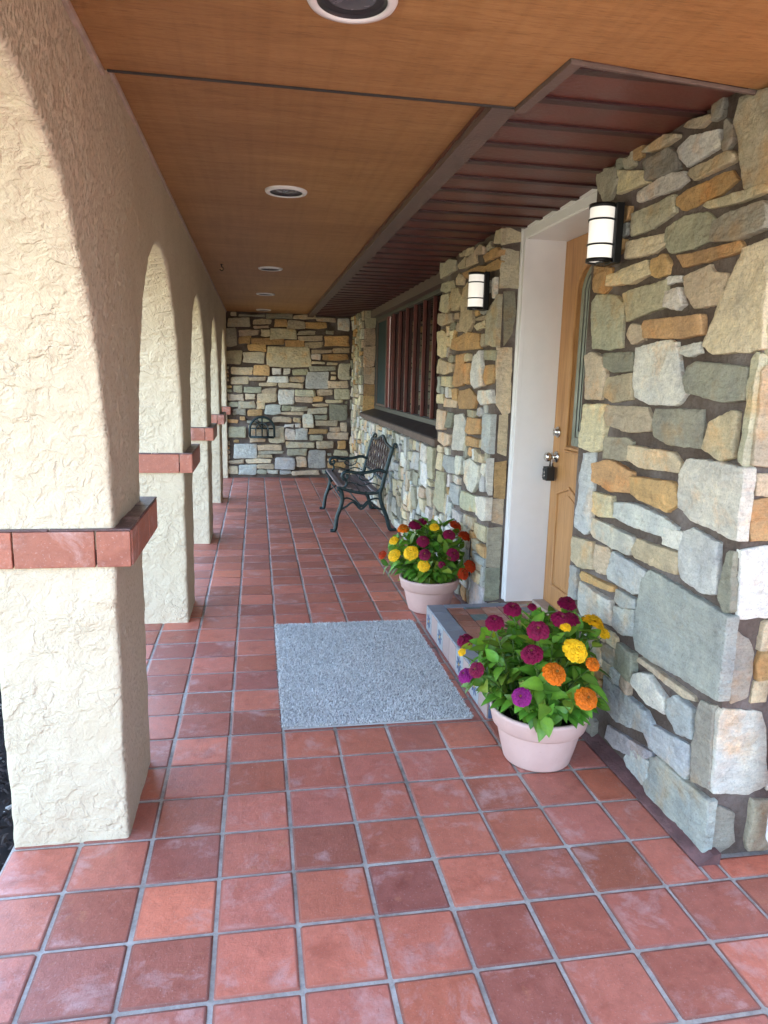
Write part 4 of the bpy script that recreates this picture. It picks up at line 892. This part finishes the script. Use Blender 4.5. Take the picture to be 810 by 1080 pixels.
mb.build('raised_panel',M['oak'],leaf,bevel=.003)
KY=2.342
mb=MB(); mb.lathe([(.001,-.0005),(.032,-.001),(.031,-.008),(.014,-.011),(.011,-.03),(.020,-.040),(.027,-.052),(.026,-.064),(.018,-.071),(.001,-.073)],28,o=(XD,KY,1.0),axis='x'); mb.build('door_knob',M['nickel'],dr)
mb=MB(); mb.lathe([(.001,-.0005),(.031,-.001),(.030,-.008),(.021,-.012),(.020,-.026),(.001,-.027)],28,o=(XD,KY,1.138),axis='x'); mb.build('deadbolt',M['nickel'],dr)
# key lockbox hanging on the knob
lb=thing('key_lockbox','black key lockbox hanging by its shackle from the front door knob','lockbox')
mb=MB(); mb.box(XD-.066,XD-.018,KY-.028,KY+.030,.868,.945); mb.box(XD-.072,XD-.0662,KY-.020,KY+.022,.876,.934); mb.build('case',M['rubber'],lb,bevel=.006)
mb=MB(); mb.tube([(XD-.030,KY-.020,.94),(XD-.030,KY-.021,1.0)]+[(XD-.030,KY-.021*math.cos(a),1.0+.021*math.sin(a)) for a in [i*math.pi/10 for i in range(1,10)]]+[(XD-.030,KY+.021,1.0),(XD-.030,KY+.020,.94)],.0045,8); mb.build('shackle',M['nickel'],lb)
mb=MB()
for k in range(4): mb.lathe([(.001,-.0725),(.006,-.0725),(.006,-.076),(.001,-.0765)],12,o=(XD,KY-.012+.024*(k%2),.895+.02*(k//2)),axis='x')
mb.build('dial_button',M['nickel'],lb)

# ------------------------------------------------------------------ door step
st=thing('door_step','low tiled doorstep with blue grey edging in front of the oak door','step')
SX,SY0,SY1,ZT=1.062,1.262,2.392,.142
mb=MB(); mb.box(SX+.008,1.69,SY0+.008,SY1-.008,-.004,ZT-.010); mb.build('mortar_core',M['grout'],st)
r=random.Random(21)
mb=MB(); n=8
for k in range(n):
    a=SY0+(SY1-SY0)*k/n; b=SY0+(SY1-SY0)*(k+1)/n; q=r.uniform(.9,1.1); c=(.225*q,.25*q,.29*q)
    mb.box(SX,SX+.095,a+.002,b-.002,ZT-.010,ZT+.001,0,c)
for k in range(3):
    for yy in (SY1-.06,SY0):
        a=SX+.098+k*.17; q=r.uniform(.9,1.1); mb.box(a+.001,min(a+.168,1.45 if yy<1.4 else 1.53),yy+.001,yy+.06,ZT-.010,ZT+.001,0,(.225*q,.25*q,.29*q))
mb.build('edging_tile',M['glaze'],st,bevel=.003)
mb=MB(); cell=.098
i=0; x=SX+.101
while x<1.66:
    y=SY0+.064; j=0
    while y<SY1-.07:
        y2=min(y+cell,SY1-.062); x2=min(x+cell,1.695)
        q=r.uniform(.8,1.2); pat=(i+2*j+(j//2))%5
        c=(.30*q,.125*q,.085*q) if pat in (0,2,3) else ((.085*q,.15*q,.155*q) if pat==1 else (.36*q,.19*q,.13*q))
        if y>1.495 or x2<1.43: mb.box(x+.003,x2-.003,y+.003,y2-.003,ZT-.010,ZT,0,c)
        y=y2; j+=1
    x+=cell; i+=1
mb.build('tread_tile',M['tile'],st,bevel=.002)
mb=MB(); n=9; pats=[]
for k in range(n):
    b=SY1-(SY1-SY0)*k/n; a=SY1-(SY1-SY0)*(k+1)/n; dec=k in (0,2,5,7)
    q=r.uniform(.92,1.08); c=(.36*q,.37*q,.375*q) if dec else (.42*q,.31*q,.28*q)
    mb.box(SX,SX+.008,a+.003,b-.003,.004,ZT-.012,0,c)
    if dec: pats.append(((a+b)/2,(ZT-.008)/2))
mb.box(SX+.009,1.45,SY0,SY0+.008,.004,ZT-.012,0,(.10,.14,.24)); mb.box(SX+.009,1.69,SY1-.008,SY1,.004,ZT-.012,0,(.45,.33,.28))
mb.build('riser_tile',M['glaze'],st,bevel=.002)
for cy,cz in pats:                          # painted blue flower on the decorated risers
    mb=MB()
    for k in range(8):
        a=k*math.pi/4; P=[]
        for tt,wd in ((.010,.001),(.022,.007),(.034,.006),(.044,.001)):
            P.append((tt,wd))
        ring=[(cy+math.cos(a)*t-math.sin(a)*w_,cz+math.sin(a)*t+math.cos(a)*w_) for t,w_ in P]+[(cy+math.cos(a)*t+math.sin(a)*w_,cz+math.sin(a)*t-math.cos(a)*w_) for t,w_ in P[::-1]]
        mb.prism(ring,lambda u,v,d:(d,u,v),SX-.0012,SX-.0002,0,(.05,.08,.17) if k%2 else (.09,.14,.22))
    mb.lathe([(.001,-.0012),(.009,-.0012),(.009,-.0002)],14,o=(SX,cy,cz),axis='x',c=(.45,.28,.05))
    mb.build('painted_motif',M['glaze'],st)

# ------------------------------------------------------------------ window
wi=thing('barred_window','long maroon framed window with closely spaced mullions recessed in the stone wall above the bench','window')
XW=1.60; WY0,WY1=3.775,7.655
mb=MB(); mb.prism([(1.392,.975),(1.392,.926),(1.62,.926),(1.62,1.02)],lambda a,b,d:(a,d,b),WY0-.09,WY1-.01); mb.build('sill',M['sill'],wi,bevel=.006)
mb=MB(); mb.prism([(1.402,.983),(1.400,.979),(1.60,1.019),(1.60,1.035)],lambda a,b,d:(a,d,b),WY0+.001,WY1-.015); mb.build('sill_flashing',M['sill_top'],wi)
mb=MB(); mb.box(XW-.09,XW+.05,WY0,WY1,2.135,2.225); mb.build('head_board',M['trim'],wi,bevel=.003)
mb=MB(); mb.box(XW-.02,XW+.05,WY0,WY1,1.022,1.072); mb.box(XW-.02,XW+.05,WY0+.051,WY1-.051,2.10,2.1345); mb.box(XW-.022,XW+.05,WY1-.05,WY1-.001,1.0725,2.1345); mb.box(XW-.022,XW+.05,WY0+.001,WY0+.05,1.0725,2.1345); mb.build('frame',M['grey_wrap'],wi,bevel=.003)
for k,yy in enumerate((6.90,6.56,6.20,5.83,5.46,5.06,4.68,4.30,3.98)):
    mb=MB(); wd=.020 if k%2 else .026
    mb.box(XW-.012,XW+.0195,yy-wd*.8,yy+wd*.2,1.0725,2.0995); mb.box(XW-.004,XW+.0195,yy+wd*.2+.001,yy+wd,1.0725,2.0995)
    mb.build('mullion',M['red_frame'],wi,bevel=.003)
mb=MB(); mb.box(XW-.012,XW+.03,6.93,7.604,1.0725,1.10); mb.box(XW-.012,XW+.03,6.93,7.604,2.072,2.0995); mb.box(XW-.012,XW+.03,6.932,6.962,1.1005,2.0715); mb.box(XW-.012,XW+.03,7.572,7.604,1.1005,2.0715); sc=mb.build('screen_frame',M['trim'],wi,bevel=.002)
mb=MB(); mb.box(XW+.002,XW+.006,6.963,7.571,1.101,2.071); mb.build('screen',M['screen'],sc)
mb=MB(); mb.box(XW+.022,XW+.028,WY0+.051,6.865,1.0735,2.099); mb.build('pane',M['glass'],wi)

# ------------------------------------------------------------------ wall sconces
def sconce(x,y,z,label):
    th=thing('wall_sconce',label,'wall light','porch wall lights beside the door',(x,y,z))
    h=.098
    mb=MB(); mb.box(-.020,.010,-.044,.044,-h-.006,h+.006); mb.box(-.054,-.0225,-.030,.030,h-.004,h+.004); mb.box(-.054,-.0225,-.030,.030,-h-.004,-h+.004); mb.build('back_plate',M['black'],th,bevel=.003)
    mb=MB(); rr=.044
    mb.lathe([(.001,-h+.004),(rr-.004,-h+.004),(rr,-h+.008),(rr,h-.008),(rr-.004,h-.004),(.001,h-.004)],36,o=(-.054,0,0)); mb.build('glass_shade',M['opal'],th)
    for zz,bw in ((h-.004,.0065),(h-.052,.0030),(-h+.058,.0030),(-h+.004,.0065)):
        mb=MB(); mb.lathe([(rr-.003,zz-bw),(rr+.004,zz-bw),(rr+.004,zz+bw),(rr-.003,zz+bw),(rr-.003,zz-bw)],40,o=(-.054,0,0)); mb.build('band',M['black'],th)
    return th
s1=sconce(1.408,1.135,1.945,'cylindrical white glass sconce with black bands on the near stone wall')
s2=copy_tree(s1); s2.location=(1.396,2.63,1.905); tag(s2,'cylindrical white glass sconce with black bands between the door and the barred window')

# ------------------------------------------------------------------ hose hanger on the end wall
hh=thing('hose_hanger','dark green cast iron hose hanger mounted on the far stone wall','hose hanger')
cx,cy,cz=.185,8.66,.70
mb=MB()
Ao=[(cx+.165*math.cos(a),cy-.045,cz-.02+.165*math.sin(a)) for a in [math.pi*i/24 for i in range(25)]]
mb.tube([(cx+.165,cy-.045,cz-.13)]+Ao+[(cx-.165,cy-.045,cz-.13)],.016,8)
mb.tube([(cx-.165,cy-.045,cz-.13),(cx+.165,cy-.045,cz-.13)],.016,8)
mb.tube([(cx,cy-.045,cz-.13),(cx,cy-.045,cz+.145)],.010,8); mb.tube([(cx-.155,cy-.045,cz-.01),(cx+.155,cy-.045,cz-.01)],.010,8)
for sx in (-1,1):
    mb.tube([(cx+sx*(.02+.05*(1-math.cos(t))/1.0+.02*t),cy-.045,cz+.01+.045*math.sin(t)*1.5) for t in [i*.3 for i in range(9)]],.006,6)
    mb.tube([(cx+sx*.085,cy-.045,cz-.13),(cx+sx*.085,cy-.045,cz-.01)],.007,6)
    mb.tube([(cx+sx*.165,cy-.045,cz-.12),(cx+sx*.165,cy+.03,cz-.12)],.010,6)
mb.tube([(cx,cy-.045,cz+.14),(cx,cy+.03,cz+.14)],.010,6)
mb.build('rosette_frame',M['iron'],hh)
mb=MB(); mb.lathe([(.085,-.10),(.075,-.085),(.075,.0),(.088,.012)],28,o=(cx,cy-.005,cz-.02),axis='y',a0=-math.pi/2,a1=math.pi/2); mb.build('saddle',M['cast'],hh)

# ------------------------------------------------------------------ door mat
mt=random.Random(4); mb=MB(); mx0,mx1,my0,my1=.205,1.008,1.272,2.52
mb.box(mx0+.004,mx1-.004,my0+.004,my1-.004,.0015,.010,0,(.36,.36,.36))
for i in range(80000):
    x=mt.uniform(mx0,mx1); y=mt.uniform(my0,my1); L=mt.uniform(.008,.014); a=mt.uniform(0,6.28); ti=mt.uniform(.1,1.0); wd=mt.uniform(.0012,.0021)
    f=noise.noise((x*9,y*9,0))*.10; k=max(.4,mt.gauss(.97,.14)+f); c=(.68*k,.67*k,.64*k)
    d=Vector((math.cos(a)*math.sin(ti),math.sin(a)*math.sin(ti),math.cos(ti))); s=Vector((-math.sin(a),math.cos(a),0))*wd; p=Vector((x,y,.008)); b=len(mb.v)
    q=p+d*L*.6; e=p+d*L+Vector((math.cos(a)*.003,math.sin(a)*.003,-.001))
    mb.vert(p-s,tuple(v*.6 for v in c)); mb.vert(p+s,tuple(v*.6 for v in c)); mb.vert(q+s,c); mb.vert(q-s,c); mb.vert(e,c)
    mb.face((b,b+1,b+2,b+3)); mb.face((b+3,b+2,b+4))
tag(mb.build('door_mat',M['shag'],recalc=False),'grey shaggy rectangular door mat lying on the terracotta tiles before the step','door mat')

# ------------------------------------------------------------------ iron garden bench
be=thing('garden_bench','dark iron garden bench with brown lattice back, against the stone wall under the window','bench')
BY0,BY1=5.06,6.22
def bez(P,n=14):
    """Catmull-Rom through the points"""
    P=[Vector(p) for p in P]; Q=[P[0]*2-P[1]]+P+[P[-1]*2-P[-2]]; out=[]
    for i in range(1,len(Q)-2):
        for k in range(n):
            t=k/n; a,b,c,d=Q[i-1:i+3]
            out.append(.5*((2*b)+(c-a)*t+(2*a-5*b+4*c-d)*t*t+(3*b-3*c+d-a)*t**3))
    out.append(P[-1]); return out
def xz(P,y): return [(p[0],y,p[1]) for p in P]
YA=Vector((0,1,0))
for y in (BY0,BY1):
    fl_=(YA,1.25)
    mb=MB(); mb.tube(bez(xz([(.775,.012),(.815,.014),(.826,.05),(.838,.14),(.872,.24),(.885,.32),(.868,.385),(.84,.405)],y),6),[.016]*5+[.0195]*38,8,flat=fl_); mb.build('leg',M['iron'],be)
    mb=MB(); mb.tube(bez(xz([(1.395,.012),(1.345,.014),(1.325,.05),(1.30,.14),(1.255,.25),(1.235,.345),(1.245,.40)],y),6),[.016]*5+[.0195]*32,8,flat=fl_); mb.build('leg',M['iron'],be)
    mb=MB(); mb.tube(bez(xz([(.835,.40),(.86,.412),(.95,.385),(1.08,.362),(1.20,.365),(1.245,.40)],y),6),.0175,8); 
    mb.tube(bez(xz([(.885,.30),(.93,.315),(1.0,.285),(1.06,.235),(1.12,.285),(1.19,.31),(1.24,.30)],y),6),.009,6)
    mb.tube(bez(xz([(.865,.205),(.92,.235),(.985,.275),(1.06,.21),(1.14,.275),(1.20,.225),(1.275,.20)],y),6),.010,6)
    mb.tube([(1.06+.028*math.cos(a)*(1-a/14),y,.225+.028*math.sin(a)*(1-a/14)) for a in [i*.35 for i in range(30)]],.006,6)
    mb.build('side_bracket',M['iron'],be)
    mb=MB(); mb.tube(bez(xz([(1.245,.395),(1.262,.46),(1.285,.56),(1.315,.68),(1.345,.785)],y),6),.0185,8); mb.tube(bez(xz([(1.345,.785),(1.358,.815),(1.378,.812),(1.380,.790),(1.366,.785)],y),5),.010,6); mb.build('back_post',M['iron'],be)
    mb=MB(); mb.tube(bez(xz([(1.283,.555),(1.22,.575),(1.12,.555),(1.02,.548),(.945,.560),(.898,.552),(.880,.520),(.897,.490),(.925,.497),(.930,.522),(.912,.528)],y),6),[.0155]*44+[.012]*17,8,flat=(YA,1.5))
    mb.tube(bez(xz([(.905,.50),(.925,.455),(.905,.42),(.868,.408)],y),6),.011,8)
    mb.tube(bez(xz([(1.18,.565),(1.16,.50),(1.10,.475),(1.04,.50),(1.06,.53),(1.09,.51)],y),5),.006,6)
    mb.tube(bez(xz([(1.23,.43),(1.15,.455),(1.07,.43),(.99,.455),(.93,.46)],y),5),.006,6)
    mb.build('armrest',M['iron'],be)
mb=MB()
for k in range(6):
    t=k/5; x=.868+t*.335; z=.418-.055*math.sin(t*1.9)+.006
    mb.box(x-.026,x+.026,BY0-.01,BY1+.01,z-.009,z+.009)
mb.build('seat_slats',M['slat'],be,bevel=.004)
# back: frame with a humped top rail and cast lattice
def bp(u,v):            # u 0..1 along the bench, v height along the back plane
    return (1.262+(v-.44)*.225,BY0+.02+(BY1-BY0-.04)*u,v)
def top(u): return .775+.018*math.sin(math.pi*u)+.052*math.exp(-((u-.5)/.16)**2)
mb=MB(); mb.tube([bp(i/30,top(i/30)) for i in range(31)],.013,8); mb.tube([bp(0,.475),bp(1,.475)],.012,8); mb.build('back_rail',M['iron'],be)
mb=MB(); cells=9
for k in range(-6,cells*1+7):
    for sgn in (1,-1):
        P=[]
        for i in range(25):
            v=.478+(.84-.478)*i/24; u=(k/cells)+sgn*(v-.478)*.62
            if 0<=u<=1 and v<=top(u)-.004: P.append(bp(u,v))
        if len(P)>2: mb.tube(P,.0075,6)
for k in range(cells):
    for q in range(3):
        u=(k+.5)/cells; v=.53+q*.09+(.045 if k%2 else 0)
        if v<top(u)-.03:
            c=Vector(bp(u,v)); mb.tube([c+Vector((0,.022*math.cos(a),.022*math.sin(a))) for a in [i*math.pi/5 for i in range(11)]],.006,6,cap=False)
mb.build('lattice_back',M['lattice'],be)
mb=MB(); mb.tube([(.885,BY0,.30),(.885,BY1,.30)],.008,8); mb.tube([(1.06,BY0,.235),(1.06,BY1,.235)],.009,8); mb.build('stretcher',M['iron'],be)

# ------------------------------------------------------------------ flower pots
FC={'m':((.255,.006,.050),'magenta'),'p':((.33,.012,.19),'purple'),'y':((.86,.50,.012),'yellow'),'o':((.86,.20,.008),'orange'),'r':((.62,.055,.008),'red orange')}
def flower_geo(mb,R0,col,r,loose):
    core={True:(.75,.42,.02),False:(.25,.12,.02)}[loose]
    rings=((.94,-.16,20),(1.0,0,20),(.97,.14,20),(.88,.29,18),(.76,.42,16),(.62,.52,13),(.46,.60,10),(.29,.65,7)) if not loose else ((1.0,-.04,17),(.98,.12,17),(.88,.28,15),(.73,.42,13),(.56,.52,11),(.38,.59,8),(.2,.62,5))
    for ri,(rr,hz,n) in enumerate(rings):
        for k in range(n):
            a=2*math.pi*(k+.5*(ri%2))/n+r.uniform(-.09,.09); kk=r.uniform(.8,1.2)*(1.0-.06*ri*(not loose)); c=tuple(min(1,v*kk) for v in col)
            L=R0*rr*r.uniform(.93,1.06); wd=2*math.pi*R0*max(rr,.4)/n*1.25; z1=R0*hz+r.uniform(-.003,.003)
            ca,sa=math.cos(a),math.sin(a); b=len(mb.v)
            zr=R0*(.10+.05*ri)
            for tt,ww,zz in ((.08,.35,zr),(.55,.85,zr+(z1-zr)*.7+R0*.08),(.85,1.0,z1+R0*.05),(1.0,.55,z1-R0*.03)):
                for sgn in (-1,0,1):
                    mb.vert((ca*L*tt-sa*sgn*wd*ww*.5,sa*L*tt+ca*sgn*wd*ww*.5,zz+(abs(sgn)*.05*R0)),tuple(v*(.72 if tt<.1 else 1) for v in c))  # petal bases darkened: shade between petals put into the colour
            for i in range(3):
                for j in range(2): mb.face((b+i*3+j,b+i*3+j+1,b+i*3+j+4,b+i*3+j+3),0,True)
    mb.lathe([(.16*R0,.50*R0),(.13*R0,.62*R0),(.001,.66*R0)],10,c=core)
    b=len(mb.v)                        # green calyx below
    mb.lathe([(.001,-.25*R0),(.20*R0,-.18*R0),(.34*R0,.02*R0),(.30*R0,.08*R0)],12,c=(.07,.14,.03))
def leaf_geo(mb,p,d,nrm,L,W,col,curl):
    """ovate leaf with a folded midrib"""
    d=d.normalized(); s=d.cross(nrm)
    if s.length<1e-3: s=d.cross(Vector((1,0,0)))
    s.normalize(); n=s.cross(d); b=len(mb.v); k=6
    for i in range(k+1):
        t=i/k; w=W*.5*(math.sin(math.pi*min(1,t**.72))**.85 if 0<t<1 else .02)
        q=p+d*L*t-n*(curl*L*t*t)
        for j in (-1,0,1): 
            cc=tuple(v*(1.25 if j==0 else 1) for v in col)
            mb.vert(q+s*w*j+n*(abs(j)*w*.28),cc)
    for i in range(k):
        for j in range(2): mb.face((b+i*3+j,b+i*3+j+1,b+i*3+j+4,b+i*3+j+3),0,True)
def planter(cx,cy,flowers,dome,label,seed,nleaf,ps=1.06,fs=1.0):
    r=random.Random(seed)
    th=thing('potted_flowers',label,'flower pot','pots of zinnias by the door step',(cx,cy,0))
    mb=MB(); mb.lathe([(q_*ps,h_*ps) for q_,h_ in [(.001,.004),(.110,.002),(.1165,.006),(.120,.012),(.136,.075),(.148,.128),(.1495,.134),(.160,.137),(.1645,.142),(.1755,.188),(.1765,.196),(.172,.201),(.164,.201),(.160,.196),(.148,.140),(.001,.138)]],64); mb.build('pot',M['pot'],th)
    mb=MB(); mb.lathe([(.153,.163),(.09,.170),(.001,.174)],32); so2=mb.build('soil',M['soil'],th)
    base=Vector((0,0,.165)); fol=MB(); stm=MB()
    heads=[]
    for c,p,s in flowers: heads.append((c,Vector((min(p[0],1.388)-cx,p[1]-cy,p[2])),s))
    dc=Vector((dome[0]-cx,dome[1]-cy,dome[2])); stems=[]
    for c,p,s in heads: stems.append((p-Vector((0,0,.012)),True))
    for i in range(nleaf):
        a=r.uniform(0,2*math.pi); el=r.uniform(-.30,1.5); u=Vector((math.cos(a)*math.cos(el)*dome[3],math.sin(a)*math.cos(el)*dome[3],math.sin(el)*dome[3]))
        q=dc+u*r.uniform(.62,.98)
        if q.z<.25 and math.hypot(q.x,q.y)<.23: q.z=.25+r.uniform(0,.03)
        if q.x+cx>1.41: q.x=1.41-cx
        stems.append((q,False))
    for e,isf in stems:
        a=math.atan2(e.y,e.x)+r.uniform(-.5,.5); r0=r.uniform(.02,.10); s0=Vector((r0*math.cos(a),r0*math.sin(a),.165)); mid=s0.lerp(e,.5)+Vector((0,0,.05))+Vector((r.uniform(-.02,.02),r.uniform(-.02,.02),0))
        P=[s0*(1-t)**2+mid*2*t*(1-t)+e*t*t for t in [i/8 for i in range(9)]]
        stm.tube(P,[.0036-.0014*i/8 for i in range(9)],6,c=(.085,.15,.035))
        n=3 if isf else 4
        for k in range(n):
            t=r.uniform(.35,.92) if isf else .30+.70*k/(n-1); i=min(7,int(t*8)); q=P[i].lerp(P[i+1],t*8-i); tg=(P[i+1]-P[i]).normalized(); a0=r.uniform(0,6.28)
            for h_ in range(2):
                side=tg.cross(Vector((math.cos(a0),math.sin(a0),.2))).normalized()*(1 if h_ else -1); out_=(q-dc); out_.normalize() if out_.length>1e-4 else None
                d=(side*1.0+out_*.7+tg*.35+Vector((0,0,r.uniform(-.35,.15)))).normalized(); L=r.uniform(.050,.096)*(1.0 if not isf else .85)
                if q.x+cx+d.x*L>1.415: continue
                kk=r.uniform(.5,1.5); c=(.072*kk+r.uniform(0,.035),.205*kk,.024*kk)
                if r.random()<.12: c=(.20,.28,.04)
                leaf_geo(fol,q,d,(out_+Vector((0,0,.6))).normalized(),L,L*r.uniform(.50,.66),c,r.uniform(.05,.40))
    # low leaves hanging over the rim
    for i in range(46):
        a=r.uniform(0,6.28); q=Vector((.15*math.cos(a),.15*math.sin(a),.245+r.uniform(0,.04))); d=Vector((math.cos(a+r.uniform(-.5,.5)),math.sin(a),r.uniform(-.1,.3))); kk=r.uniform(.7,1.3)
        if q.x+cx+.08*d.x>1.41: continue
        leaf_geo(fol,q,d,Vector((0,0,1)),r.uniform(.06,.10),r.uniform(.032,.050),(.075*kk,.21*kk,.026*kk),r.uniform(.10,.38))
    fol.build('foliage',M['leaf'],th,recalc=False); stm.build('stems',M['leaf'],th,recalc=False)
    for c,p,s in heads:
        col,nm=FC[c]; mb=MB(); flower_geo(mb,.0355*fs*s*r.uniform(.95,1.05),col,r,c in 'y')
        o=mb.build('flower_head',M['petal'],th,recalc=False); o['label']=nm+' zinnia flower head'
        ax=((p-dc).normalized()*.8+Vector((r.uniform(-.3,.3),-.30+r.uniform(-.3,.3),.60))).normalized()
        o.location=p; o.rotation_euler=ax.to_track_quat('Z','Y').to_euler()
    return th
planter(1.158,.945,FL1,(1.165,.99,.285,.275),'near pink clay pot of magenta, yellow and orange zinnias by the doorstep front',31,92)
planter(1.160,2.745,FL2,(1.175,2.83,.27,.265),'far pink clay pot of red, magenta and yellow zinnias beyond the doorstep',47,64,1.06,1.08)

# ------------------------------------------------------------------ downspout at the corner
dp=thing('downspout','white downspout with kicked out foot at the front of the near stone corner','downspout')
mb=MB(); mb.box(1.585,1.655,.19,.245,.135,2.30); mb.build('pipe',M['white'],dp,bevel=.012)
mb=MB(); mb.prism([(.192,.16),(.192,.12),(.10,.035),(.07,.035),(.07,.005),(.115,.005),(.243,.10),(.243,.16)],lambda a,b,d:(d,a,b),1.587,1.653); mb.build('elbow',M['white'],dp,bevel=.006)

# ------------------------------------------------------------------ unseen wing, added to block sky light from the right
hw=thing('shade_wing','unseen maroon sided block added right of the yard to hold back sky light','light blocker')
mb=MB()
for k in range(16):
    z=-.13+k*.18; mb.prism([(4.60,z),(4.578,z),(4.595,z+.179),(4.60,z+.179)],lambda a,b,e:(a,e,b),-9.0,.26)
mb.build('shade_siding',M['maroon'],hw)
mb=MB(); mb.box(4.601,4.9,-9.0,.26,-.13,2.74); mb.box(4.25,5.4,-9.2,.26,2.752,2.86); mb.build('unseen_roof',M['unseen_roof'],hw)
